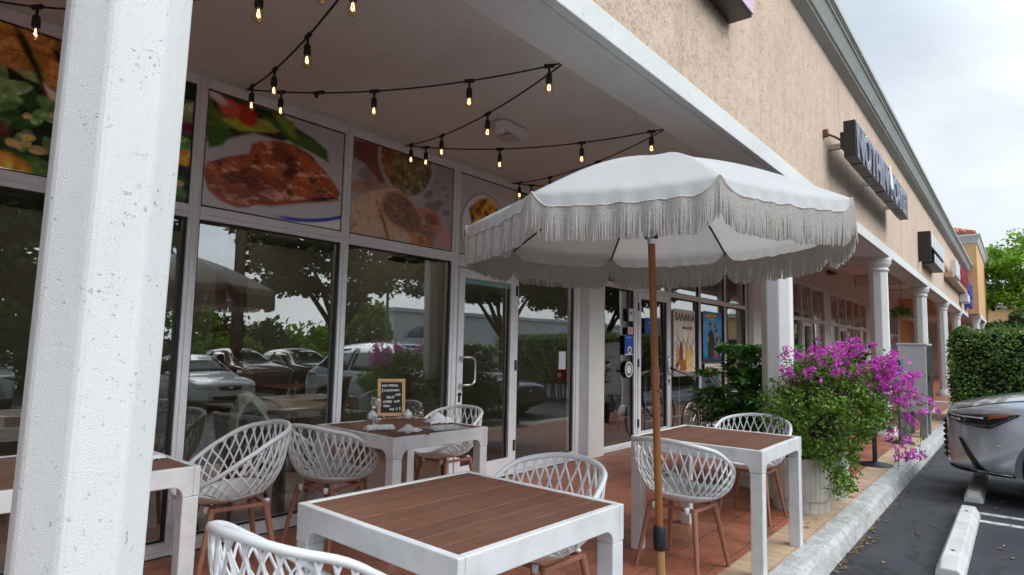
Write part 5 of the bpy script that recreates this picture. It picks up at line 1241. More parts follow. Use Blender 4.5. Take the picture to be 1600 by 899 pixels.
bk = thing('bicycle', 'black bicycle parked behind the dark green shrub, its handlebar poking out', 'bicycle', (-2.66, 7.3, 0))
rubm = M['black_metal']
def ring(mb, c, R, r, n=40): mb.tube([Vector(c)+Vector((0, R*math.cos(2*PI*i/n), R*math.sin(2*PI*i/n))) for i in range(n)], r, 6, closed=True, up=(1, 0, 0))
for y in (6.78, 7.84):
    w = MB(); ring(w, (-2.66, y, .335), .315, .018); wo = w.build('wheel', rubm, bk, smooth=True)
    s_ = MB(); ring(s_, (-2.66, y, .335), .288, .008)
    for i in range(18): a = 2*PI*i/18; s_.tube([(-2.66+.02*(-1)**i, y, .335), (-2.66, y+.285*math.cos(a), .335+.285*math.sin(a))], .0015, 4)
    s_.tube([(-2.70, y, .335), (-2.62, y, .335)], .02, 8); s_.build('spokes', M['steel'], wo)
fm = MB()
for a, b in (((6.90, .80), (6.98, .55)), ((6.98, .58), (7.34, .30)), ((6.92, .76), (7.42, .76)), ((7.34, .30), (7.46, .86)), ((7.34, .30), (7.84, .335)), ((7.44, .74), (7.84, .335))): fm.tube([(-2.66, *a), (-2.66, *b)], .017, 8)
fm.build('frame', rubm, bk, smooth=True)
fk = MB().tube([(-2.66, 6.89, .98), (-2.66, 6.95, .66)], .015, 8)
for s in (-1, 1): fk.tube([(-2.66+s*.05, 6.95, .66), (-2.66+s*.05, 6.78, .335)], .011, 6)
fk.tube([(-2.71, 6.95, .66), (-2.61, 6.95, .66)], .014, 6); fk.build('fork', rubm, bk)
MB().tube([(-2.96, 6.80, 1.10), (-2.80, 6.86, 1.03), (-2.66, 6.88, .99), (-2.50, 6.80, 1.03), (-2.44, 6.68, 1.05)], .0125, 8).tube([(-2.66, 6.89, .95), (-2.66, 6.88, 1.0)], .02, 8).build('handlebar', M['steel'], bk, smooth=True)
MB().tube([(-2.47, 6.73, 1.045), (-2.43, 6.62, 1.06)], .018, 10).tube([(-2.90, 6.82, 1.075), (-2.99, 6.79, 1.115)], .018, 10).build('grip', rubm, bk, smooth=True)
MB().tube([(-2.55, 6.80, 1.03), (-2.5, 6.62, 1.09), (-2.56, 6.66, 1.0), (-2.66, 6.9, .8)], .004, 5).tube([(-2.8, 6.85, 1.03), (-2.7, 6.62, 1.07), (-2.62, 6.7, .95), (-2.66, 6.95, .7)], .004, 5).build('brake_cable', rubm, bk, smooth=True)
MB().lathe([(0, .03), (.05, .02), (.06, 0), (.03, -.02), (0, -.02)], (-2.66, 7.50, .90), 14).box(-2.685, -2.635, 7.36, 7.5, .885, .91).build('saddle', rubm, bk, smooth=True, auto=50)
cr = MB(); ring(cr, (-2.63, 7.34, .30), .09, .006, 24); cr.tube([(-2.62, 7.34, .30), (-2.60, 7.34, .13)], .008, 5).tube([(-2.70, 7.34, .30), (-2.72, 7.34, .47)], .008, 5).box(-2.6, -2.5, 7.30, 7.38, .12, .135).build('crank', M['steel'], bk)

bk.location = (-3.74, 9.28, -.05)
# ------------------------------------------------------------------ signs on the stucco
M['sign_black'] = basic('black_sign_return', (.018, .016, .016), .45, var=.1)
M['navy'] = basic('navy_letter_face', (.014, .025, .13), .25, var=.05)
M['sign_white'] = basic('white_letter_face', (.72, .74, .78), .4, var=.04)
sg = thing('bakery_sign', 'dark channel-letter sign reading NOTHING CAKES on the peach wall', 'sign', (-1.5, 9.9, 3.78))
zb, hl = 3.60, .40
def letters(parent, body, y, z, size, xs, x0, x1, face, edge):
    """deep black returns, a pale edge and a coloured face, letter by letter"""
    d = (x1-x0)/2
    text('letter_return', body, size, (x0+d, y, z), FACE_X, M['sign_black'], parent, ext=d, xs=xs, offset=.012)
    text('letter_edge', body, size, (x1+.004, y, z), FACE_X, edge, parent, ext=.003, xs=xs, offset=.016)
    return text('letter_face', body, size, (x1+.010, y, z), FACE_X, face, parent, ext=.002, xs=xs, offset=.004)
letters(sg, 'NOTHING', 7.76, zb, .54, 1.02, -1.46, -1.335, M['navy'], M['sign_white'])
letters(sg, 'CAKES', 10.44, zb, .50, .89, -1.46, -1.335, M['navy'], M['sign_white'])
bkx = MB(); yy = 7.74
for w_, g0 in ((.36, 0), (.36, 0), (.33, 0), (.37, 0), (.17, 0), (.38, 0), (.36, 0), (.34, .0), (.34, 0), (.34, 0), (.32, 0), (.31, 0), (.30, 0)):
    bkx.box(-1.462, -1.34, yy, yy+w_-.012, zb-.02-.012*((yy*7) % 1), zb+hl-.0); yy += w_
bkx.box(-1.50, -1.463, 7.75, 12.0, zb+.10, zb+.28)
bkx.build('raceway', M['sign_black'], sg)
cake = MB().lathe([(0, 0), (.13, 0), (.135, .02), (0, .02)], (-1.335, 10.18, zb+.20), 24, rot=Matrix.Rotation(PI/2, 3, 'Y')).build('cake_emblem', M['sign_white'], sg)
text('lettering', 'bundt', .16, (-1.310, 10.02, zb+.02), FACE_X, M['navy'], sg, ext=.002)
MB().lathe([(.0, 0), (.14, 0), (.05, .01)], (-1.326, 10.18, zb+.32), 20, rot=Matrix.Rotation(PI/2, 3, 'Y')).build('cake_top', basic('cream_icing', (.66, .62, .5), .5), sg)
for y in (7.9, 9.9, 11.8): MB().box(-1.652, -1.50, y, y+.06, zb+.14, zb+.2).build('bracket', M['steel'], sg)
brk = MB()
brk.box(-1.652, -1.60, 7.60, 7.66, zb+.22, zb+.30).tube([(-1.61, 7.63, zb+.25), (-1.54, 7.70, zb+.22), (-1.50, 7.80, zb+.20)], .013, 8).build('bracket', M['rust'], sg)
# the sign box whose corner shows at the top
s0 = thing('sign_box', 'corner of a dark sign box with a pink face at the top edge', 'sign', (-1.5, 4.2, 3.95))
MB().box(-1.648, -1.475, 1.6, 4.63, 3.885, 4.5).build('box', basic('dark_green_metal', (.018, .026, .024), .4), s0, bevel=.006)
MB().box(-1.474, -1.462, 1.61, 4.62, 3.90, 4.49).build('face', basic('pink_acrylic', (.66, .40, .55), .35), s0, bevel=.003)
MB().lathe([(0, 0), (.012, .0), (.012, -.006), (0, -.006)], (-1.55, 4.2, 3.884), 10).build('drain_plug', M['steel'], s0)
# second and third signs
s2 = thing('letter_sign', 'second sign along the arcade, white-faced letter boxes in two rows with black sides', 'sign', (-1.5, 18, 3.75))
b2 = MB(); f2 = MB()
for i in range(5): y = 16.3+i*.62; b2.box(-1.645, -1.412, y, y+.56, 3.72, 4.06+.012*i); f2.box(-1.411, -1.398, y+.02, y+.54, 3.74, 4.04+.012*i)
for i in range(5): y = 16.9+i*.42; b2.box(-1.645, -1.412, y, y+.36, 3.42, 3.66); f2.box(-1.411, -1.398, y+.02, y+.34, 3.44, 3.64)
b2.box(-1.645, -1.412, 16.25, 16.29, 3.40, 4.07); b2.build('letter_box', M['sign_black'], s2); f2.build('letter_face', M['sign_white'], s2)
s3 = thing('letter_sign', 'third sign along the arcade with a white box and red letters on a beam', 'sign', (-1.5, 25, 3.9))
MB().box(-1.648, -1.43, 22.3, 29.0, 3.66, 3.80).build('raceway', basic('tan_raceway', (.50, .36, .24), .6), s3)
MB().box(-1.50, -1.36, 22.8, 24.3, 3.72, 4.24).build('white_box', M['sign_white'], s3, bevel=.03)
rl = MB()
for i in range(6):
    y = 24.6+i*.72; rl.box(-1.50, -1.37, y, y+.14, 3.80, 4.34).box(-1.50, -1.37, y+.42, y+.56, 3.80, 4.34).box(-1.50, -1.37, y+.14, y+.42, 4.02+.1*(-1)**i, 4.16+.1*(-1)**i)
rl.build('red_letters', basic('red_letter_face', (.42, .03, .07), .35), s3)
s4 = thing('letter_sign', 'blue and white sign beside the orange tower', 'sign', (-1.5, 31, 3.6))
MB().box(-1.645, -1.40, 29.6, 32.2, 3.70, 4.25).box(-1.645, -1.42, 31, 32.4, 3.3, 3.69).build('blue_box', basic('blue_sign_face', (.04, .06, .38), .35), s4, bevel=.02)
MB().box(-1.645, -1.38, 28.2, 29.5, 3.32, 3.62).build('white_box', M['sign_white'], s4, bevel=.02)

# ------------------------------------------------------------------ hedge and trees
M['hedge_leaf'] = leafmat('hedge_leaf', [(.045, .10, .02), (.08, .175, .03), (.14, .26, .045), (.28, .42, .08)], rough=.5, trans=.2)
M['tree_leaf'] = leafmat('bright_tree_leaf', [(.09, .20, .015), (.17, .35, .025), (.27, .48, .04), (.38, .56, .08)], rough=.5, trans=.45)
M['oak_leaf'] = leafmat('oak_leaf', [(.035, .06, .016), (.06, .10, .024), (.09, .14, .035), (.13, .19, .05)], rough=.45, trans=.2)
M['palm_leaf'] = leafmat('palm_leaf', [(.05, .09, .02), (.10, .16, .04), (.2, .24, .08)], rough=.5, trans=.2)
hd = thing('clipped_hedge', 'clipped dark green hedge behind the silver car', 'hedge', (1.2, 16.8, 0))
rng = random.Random(31); hl_ = MB(); pts = []; nr = []
X0, X1, Ya, Yb, Z0, Z1 = -1.12, 5.0, 15.5, 17.6, .32, 1.90
for _ in range(17000):
    f = rng.random()
    if f < .52: p = (rng.uniform(X0, X1), Ya+rng.uniform(-.04, .14), Z0+(Z1-Z0)*rng.random()); n = (0, -1, .5)
    elif f < .82: p = (rng.uniform(X0, X1), rng.uniform(Ya, Yb), Z1+rng.uniform(-.12, .05)); n = (0, 0, 1)
    else: p = (X0+rng.uniform(-.05, .12), rng.uniform(Ya, Yb), Z0+(Z1-Z0)*rng.random()); n = (-1, 0, .5)
    ex = min(p[0]-X0, .25)/.25; 
    p = Vector(p); w = .06*math.sin(p.x*5+p.z*4)+.05*math.sin(p.x*11.3-p.z*7); p.y += w; p.z += w*.5
    # rounded shoulders
    if p.z > Z1-.25:
        k = (p.z-(Z1-.25))/.25; p.x = max(p.x, X0+.16*k*k); p.y = max(p.y, Ya+.16*k*k)
    pts.append(p); nr.append(n)
leaf_quads(hl_, pts, .062, rng, norm=nr, aspect=.6)
hl_.build('foliage', M['hedge_leaf'], hd)
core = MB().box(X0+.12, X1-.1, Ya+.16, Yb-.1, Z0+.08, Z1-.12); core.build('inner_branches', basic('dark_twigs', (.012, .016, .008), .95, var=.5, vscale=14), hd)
hs = MB()
for i in range(26): x = rng.uniform(X0+.2, X1-.2); y = rng.uniform(Ya+.2, Yb-.3); hs.tube([(x, y, GZ), (x+rng.gauss(0, .05), y+rng.gauss(0, .05), Z0+.3)], .022, 5)
hs.build('stem', M['bark'], hd)

def tree(name, label, base, h, crown, leaf, nleaf, trunk_r=.22, seed=1, lean=(0, 0), split=.3, leafsize=.22, cat='tree', group=None, ncl=60, shell=.55):
    """tapered trunk, forking limbs and a crown of many leaf clumps on the limb ends. crown=(cx,cy,cz,rx,ry,rz)"""
    rng = random.Random(seed); t = thing(name, label, cat, base, group=group); B = Vector(base)
    tr = MB(); fk = B+Vector((lean[0], lean[1], h*split)); cx, cy, cz, rx, ry, rz = crown; C = Vector((cx, cy, cz))
    tr.tube([B, B.lerp(fk, .12), B.lerp(fk, .55)+Vector((rng.gauss(0, .06), rng.gauss(0, .06), 0)), fk], [trunk_r*1.45, trunk_r*1.05, trunk_r*.9, trunk_r*.8], 10)
    lf = MB(); leaves = []; nrm = []
    mains = []
    for i in range(6):
        a = 2*PI*i/6+rng.uniform(-.4, .4); e = C+Vector((rx*.5*math.cos(a), ry*.5*math.sin(a), rz*rng.uniform(-.35, .35))); mid = fk.lerp(e, .5)+Vector((rng.gauss(0, .2), rng.gauss(0, .2), rng.uniform(-.1, .3)))
        tr.tube([fk-Vector((0, 0, .1)), mid, e], [trunk_r*.55, trunk_r*.38, trunk_r*.16], 7); mains.append((mid, e))
    for i in range(ncl):
        a = rng.uniform(0, 2*PI); cz_ = rng.uniform(-.75, 1); s = math.sqrt(max(0, 1-cz_*cz_)); R = shell+(1-shell)*rng.random()
        p = C+Vector((rx*s*math.cos(a)*R, ry*s*math.sin(a)*R, rz*cz_*R)); p.z = max(p.z, cz-rz*.8)
        mid, e = min(mains, key=lambda me: (me[1]-p).length); st = mid.lerp(e, rng.uniform(.4, 1))
        tr.tube([st, st.lerp(p, .6)+Vector((0, 0, .12)), p], [trunk_r*.16, trunk_r*.09, .012], 5)
        cr = rng.uniform(.16, .28)*(rx+rz)*.5
        for _ in range(nleaf//ncl):
            v = Vector((rng.gauss(0, 1), rng.gauss(0, 1), rng.gauss(0, .75))); v.normalize(); q = p+Vector((v.x*cr, v.y*cr, v.z*cr*.7))*rng.random()**.45
            leaves.append(q); nrm.append((v.x*.4, v.y*.4, v.z*.4+.5))
    leaf_quads(lf, leaves, leafsize, rng, norm=nrm, aspect=.55)
    tr.build('trunk', M['bark'], t, smooth=True); lf.build('crown', leaf, t)
    return t
tree('shade_tree', 'bright green spreading tree beyond the hedge, right of the orange tower', (2.2, 44, GZ), 7, (1.6, 44, 5.6, 4.2, 4.2, 2.7), M['tree_leaf'], 15000, .22, 4, (-.3, 0), .26, .26, ncl=130)
tree('shade_tree', 'paler green tree at the right edge, behind the spreading tree', (6.0, 52, GZ), 8, (5.5, 52, 6.4, 4.4, 4.4, 3.0), M['tree_leaf'], 8000, .25, 14, (0, 0), .3, .32, ncl=70)
tree('shade_tree', 'low dark tree behind the hedge under the spreading tree', (.2, 39, GZ), 3.6, (.2, 39, 2.4, 1.7, 1.6, 1.3), M['oak_leaf'], 5000, .12, 24, (0, 0), .3, .20, ncl=50)
def palm(label, base, h, seed, nf=26, fl=2.0):
    rng = random.Random(seed); t = thing('palm_tree', label, 'palm', base); B = Vector(base); top = B+Vector((.2, 0, h))
    MB().tube([B, B+Vector((.05, 0, h*.5)), top], [.24, .19, .16], 12).build('trunk', basic('palm_trunk_bark', (.20, .17, .14), .9, var=.25, stretch=(1, 1, 5), vscale=3, bump=.5, bscale=12), t, smooth=True)
    lf = MB()
    for i in range(nf):
        a = 2*PI*i/nf+rng.uniform(-.2, .2); el = rng.uniform(-.35, 1.1); d = Vector((math.cos(a)*math.cos(el), math.sin(a)*math.cos(el), math.sin(el))); L = fl*rng.uniform(.8, 1.1); prev = None
        for q in range(16):
            s = q/15; p = top+d*L*s+Vector((0, 0, -L*.55*s*s))
            if prev is not None:
                tg = (p-prev).normalized(); sd = tg.cross(Vector((0, 0, 1))).normalized(); ll = L*.28*math.sin(PI*min(1, s*.9+.1))
                for g in (-1, 1):
                    e = p+sd*g*ll+tg*ll*.5+Vector((0, 0, -ll*.45)); lf.add([p, p+tg*.05, e], [(0, 1, 2)])
            prev = p
    lf.build('fronds', M['palm_leaf'], t)
palm('yellowish palm at the right edge beyond the hedge', (4.2, 38, GZ), 4.4, 3)
bldf = thing('distant_building', 'pale orange building glimpsed between the trees beyond the hedge', 'building', (8, 66, GZ))
MB().box(-2, 26, 64, 72, GZ, 5.2).build('wall', M['orange_stucco'], bldf); MB().box(-2.4, 26.4, 63.6, 72.4, 5.2, 5.6).build('roof', M['cornice'], bldf)
wb = MB()
for i in range(7): wb.box(-.6+i*3.6, 1.2+i*3.6, 63.97, 64.0, 1.0, 3.0)
wb.build('window', M['black_metal'], bldf)

# across the parking lot (seen in the window reflections)
for i, (x, y, h, cx, cy, cz, rx, rz, sd) in enumerate(((14.5, 16.0, 8, 14.5, 16.2, 5.6, 4.6, 2.5, 41), (13.0, 25.5, 8, 13.0, 25.5, 5.7, 4.8, 2.5, 42), (20.0, 6.6, 9.5, 20.0, 6.6, 7.3, 5.2, 3.0, 43), (13, 36, 8, 13, 36, 5.8, 4.8, 2.6, 44), (19, 3.0, 9, 19, 3.0, 6.0, 4.6, 3.2, 45), (12.5, -4, 8, 12.5, -4, 6., 4.4, 2.6, 46))):
    tree('oak_tree', ('forked oak across the parking lot, mirrored beside the window mullion', 'oak across the lot mirrored in the right restaurant pane', 'oak mirrored in the upper part of the first window', 'far oak across the lot mirrored in the dessert shop panes', 'dense oak behind the hedgerow across the lot', 'oak across the lot mirrored behind the near pillar')[i], (x, y, GZ), h, (cx, cy, cz, rx, rx, rz), M['oak_leaf'], 12000, .26, sd, (.2, .3), .30, .34, ncl=95)
palm('smooth-trunked palm across the lot, mirrored in the first window', (13.2, 11.0, GZ), 8.5, 8, 24, 2.2)
rng = random.Random(77)
def bush(label, x, y, r, h, seed):
    rng = random.Random(seed); t = thing('shrub', label, 'shrub', (x, y, GZ), group='bushes across the parking lot'); lf = MB(); pts = []
    for k in range(34):
        a = rng.uniform(0, 2*PI); z = rng.uniform(.15, 1)**.75; s = math.sqrt(1-(z*.8)**2); c = Vector((x+r*s*math.cos(a)*.8, y+r*s*math.sin(a)*.8, GZ+h*z*.85))
        for _ in range(75): v = Vector((rng.gauss(0, 1), rng.gauss(0, 1), rng.gauss(0, 1))); pts.append(c+v.normalized()*rng.random()**.5*r*.35)
    leaf_quads(lf, pts, .24 if h < 3 else .42, rng, aspect=.6); lf.build('foliage', M['tree_leaf'] if seed % 2 else M['oak_leaf'], t)
    MB().tube([(x, y, GZ), (x, y, GZ+h*.5)], [.1, .03], 6).build('stem', M['bark'], t)
for i, (x, y, h) in enumerate(((25, -7, 6), (25.5, -2, 6.5), (25, 2.5, 6.2), (26, 6.5, 6.6), (25, 10.0, 6.2), (25.6, 13.4, 5.6), (25, 17.6, 3.4), (26, 21, 3.1), (25.4, 24.8, 3.3), (26.5, 27.0, 5.6))):
    bush('tall dark bush in the hedgerow far across the lot' if h > 4 else 'low bush where the hedgerow across the lot dips to show sky', x, y, 2.8 if h != 5.6 or y < 20 else 1.7, h, 120+i)
for i, (x, y, r, h) in enumerate(((19, 10, 2., 2.5), (18.5, 13, 1.9, 2.3), (19.5, 15.5, 2., 2.0), (18.5, 18.5, 1.8, 1.6), (19, 6.5, 2.2, 2.8), (20, 22, 1.5, 1.4))):
    bush(('round bush across the lot, mirrored below the sky gap', 'second bush across the lot, right of the round bush in the mirror image', 'bush across the lot mirrored behind the white car roof', 'low bush across the lot beside the forked oak', 'tall bush across the lot mirrored at the left of the window', 'small bush across the lot under the pale hall')[i], x, y, r, h, 100+i)
wh = thing('white_hall', 'long white building across the lot, mirrored behind the oaks', 'building', (46, 62, GZ))
MB().box(44, 47, 44, 120, GZ, 6.2).build('wall', basic('white_hall_paint', (.82, .86, .86), .8, var=.05), wh)
MB().box(43.6, 47.4, 43.6, 120.4, 6.2, 6.6).build('parapet', basic('white_hall_parapet', (.80, .83, .83), .8), wh)
wm_ = MB()
for i in range(18): wm_.box(43.94, 43.99, 46+i*4.1, 48.2+i*4.1, .1, 1.9)
wm_.build('window', M['black_metal'], wh)
MB().box(43.90, 43.935, 44, 120, 1.95, 2.15).build('ledge', M['concrete_dark'], wh)
pu = thing('patio_umbrella', 'blue-grey patio umbrella across the lot, mirrored in the second window', 'parasol', (26, 31.5, GZ))
MB().lathe([(0, 3.75), (.5, 3.6), (1.1, 3.2), (1.35, 2.8), (1.3, 2.8), (0, 3.55)], (26, 31.5, GZ), 8).build('canopy', basic('blue_canvas', (.06, .11, .15), .8), pu); MB().tube([(26, 31.5, GZ), (26, 31.5, 3.5)], .04, 8).build('pole', M['steel'], pu)
lp = thing('light_pole', 'plain grey light pole across the lot', 'light pole', (22, 25.0, GZ))
MB().tube([(22, 25.0, GZ), (22, 25.0, 8)], [.11, .07], 12).build('pole', M['concrete_dark'], lp); MB().box(21.4, 22.1, 24.85, 25.15, 7.9, 8.05).build('lamp_head', M['black_metal'], lp)
# ------------------------------------------------------------------ cars
M['tyre'] = basic('tyre_rubber', (.014, .014, .015), .8, var=.2, vscale=20)
M['alloy'] = basic('alloy_wheel', (.42, .43, .45), .3, .8)
M['car_glass'] = basic('tinted_car_glass', (.010, .012, .014), .04, spec=.6, coat=.5)
M['black_trim'] = basic('black_trim', (.012, .012, .013), .35)
M['amber'] = basic('amber_reflector', (.36, .10, .03), .25)
M['lamp_clear'] = basic('lamp_lens', (.55, .56, .56), .08, coat=1.)
M['lamp_dark'] = basic('smoked_lamp', (.02, .02, .022), .08, coat=1.)
M['tail_red'] = basic('red_tail_lamp', (.30, .012, .014), .12, coat=1.)
M['chrome'] = basic('chrome', (.75, .75, .76), .10, 1.)
def paint(name, col, metal=.0, rough=.3):
    return basic(name, col, rough, metal, var=.03, vscale=2, coat=1.0)
def car_body(st, wheels, wr, mat, root):
    mb = MB(); n = 8
    for x, w, zl, zs, wt, zt in st:
        half = [(w*.90, zl), (w*.985, zl+.10), (w, .54), (w*.985, zs-.10), (w*.955, zs), (wt, zt-.045), (wt*.62, zt-.006), (0, zt+.008)]
        for y, z in half: mb.v.append((x, y, z))
        for y, z in half[::-1][1:]: mb.v.append((x, -y, z))
    m = 15
    for i in range(len(st)-1):
        for j in range(m-1): mb.f.append((i*m+j, (i+1)*m+j, (i+1)*m+j+1, i*m+j+1))
        mb.f.append((i*m+m-1, (i+1)*m+m-1, (i+1)*m, i*m))
    k = (len(st)-1)*m
    for b, rev in ((0, False), (k, True)):      # end caps as strips
        for j in range(7):
            q = (b+j, b+j+1, b+m-2-j, b+m-1-j)
            if j == 6: q = (b+6, b+7, b+8)
            mb.f.append(q[::-1] if rev else q)
    o = mb.build('body', mat, root, local=True, smooth=True)
    bm = bmesh.new(); bm.from_mesh(o.data); bmesh.ops.recalc_face_normals(bm, faces=bm.faces); bm.to_mesh(o.data); bm.free()
    md = o.modifiers.new('s', 'SUBSURF'); md.levels = 2; md.render_levels = 2
    cuts = []
    for wx in wheels:
        for s in (-1, 1):
            c = MB().lathe([(wr*1.16, 0), (wr*1.16, .42)], (0, 0, 0), 40, rot=Matrix.Rotation(-s*PI/2, 3, 'X'))
            for i, v in enumerate(c.v): c.v[i] = (v[0]+wx, v[1]+s*.68, v[2]+wr)
            co = c.build('cut', mat); bm = bmesh.new(); bm.from_mesh(co.data); bmesh.ops.recalc_face_normals(bm, faces=bm.faces); bm.to_mesh(co.data); bm.free()
            b = o.modifiers.new('b', 'BOOLEAN'); b.object = co; b.operation = 'DIFFERENCE'; b.solver = 'EXACT'; cuts.append(co)
    loc, rt = root.location.copy(), root.rotation_euler.copy(); root.location = (0, 0, 0); root.rotation_euler = (0, 0, 0); bpy.context.view_layer.update()
    dg = bpy.context.evaluated_depsgraph_get(); me = bpy.data.meshes.new_from_object(o.evaluated_get(dg)); o.modifiers.clear(); o.data = me; me.name = 'body'
    for c in cuts: bpy.data.objects.remove(c)
    root.location = loc; root.rotation_euler = rt
    me.polygons.foreach_set('use_smooth', [True]*len(me.polygons)); me.set_sharp_from_angle(angle=rad(38))
    bm = bmesh.new(); bm.from_mesh(me); bvh = BVHTree.FromBMesh(bm); bm.free()
    return o, bvh
def patch(bvh, name, up, lo, mat, root, nu=14, nv=5, off=.005, mirror=True):
    def poly(pl, t):
        s = t*(len(pl)-1); i = min(int(s), len(pl)-2); return Vector(pl[i]).lerp(Vector(pl[i+1]), s-i)
    res = []
    for sy in ((1, -1) if mirror else (1,)):
        mb = MB()
        for i in range(nu):
            for j in range(nv):
                p = poly(up, i/(nu-1)).lerp(poly(lo, i/(nu-1)), j/(nv-1)); p.y *= sy
                h, nrm, _, _ = bvh.find_nearest(p)
                c = Vector((-1.8, 0, .6)); 
                if nrm.dot(h-c) < 0: nrm = -nrm
                mb.v.append(tuple(h+nrm*off))
        for i in range(nu-1):
            for j in range(nv-1):
                f = (i*nv+j, (i+1)*nv+j, (i+1)*nv+j+1, i*nv+j+1); mb.f.append(f if sy > 0 else f[::-1])
        o = mb.build(name, mat, root, local=True, smooth=True); md = o.modifiers.new('thickness', 'SOLIDIFY'); md.thickness = .006; md.offset = -1; res.append(o)
    return res
def wheel(root, x, y, r, s):
    w = MB().lathe([(r*.66, -.10), (r*.93, -.11), (r, -.07), (r, .07), (r*.93, .11), (r*.66, .10)], (x, y, r), 36, rot=Matrix.Rotation(PI/2, 3, 'X'), cap=False).build('wheel', M['tyre'], root, local=True, smooth=True, auto=45)
    rm_ = MB().lathe([(r*.67, -.095), (r*.62, -.06), (r*.62, .07), (r*.67, .095)], (x, y, r), 30, rot=Matrix.Rotation(PI/2, 3, 'X'), cap=False)
    yo = y+s*.06
    rm_.lathe([(0, -.02), (r*.16, -.02), (r*.16, .02), (0, .02)], (x, yo, r), 16, rot=Matrix.Rotation(PI/2, 3, 'X'))
    for k in range(5):
        for d in (-.11, .11):
            a = 2*PI*k/5+d; rm_.tube([(x+r*.12*math.cos(a), yo, r+r*.12*math.sin(a)), (x+r*.63*math.cos(a), yo, r+r*.63*math.sin(a))], r*.055, 5)
    rm_.build('rim', M['alloy'], w, local=True, smooth=True, auto=40)
    MB().lathe([(0, 0), (r*.64, 0)], (x, y-s*.03, r), 24, rot=Matrix.Rotation(PI/2, 3, 'X'), cap=False).build('brake_disc', M['black_trim'], w, local=True)
SUV = [(0, .50, .34, .80, .46, .86), (-.035, .66, .28, .86, .58, .925), (-.14, .80, .25, .90, .68, .965), (-.36, .90, .24, .965, .76, 1.03), (-.62, .935, .24, 1.0, .79, 1.085), (-.98, .948, .26, 1.03, .80, 1.135), (-1.32, .95, .26, 1.045, .80, 1.175), (-1.45, .95, .26, 1.05, .755, 1.22),
       (-2.10, .95, .26, 1.03, .60, 1.60), (-2.35, .95, .26, 1.035, .59, 1.665), (-2.9, .95, .26, 1.04, .59, 1.695), (-3.7, .95, .26, 1.05, .57, 1.66), (-4.15, .945, .26, 1.06, .55, 1.585), (-4.5, .92, .27, 1.06, .60, 1.24), (-4.64, .88, .32, 1.0, .64, 1.07), (-4.70, .78, .40, .92, .58, .96)]
SED = [(0, .46, .30, .60, .42, .66), (-.04, .62, .22, .66, .54, .72), (-.16, .76, .20, .70, .64, .765), (-.40, .84, .20, .745, .70, .815), (-.75, .87, .21, .79, .73, .86), (-1.10, .88, .22, .83, .74, .90), (-1.22, .88, .22, .845, .70, .95), (-1.85, .88, .22, .87, .545, 1.37), (-2.15, .88, .22, .875, .54, 1.44), (-2.7, .88, .22, .885, .54, 1.455), (-3.2, .88, .22, .895, .535, 1.40), (-3.85, .87, .22, .90, .60, 1.06), (-4.3, .85, .24, .88, .64, .985), (-4.46, .80, .28, .82, .60, .93), (-4.52, .68, .36, .72, .52, .80)]
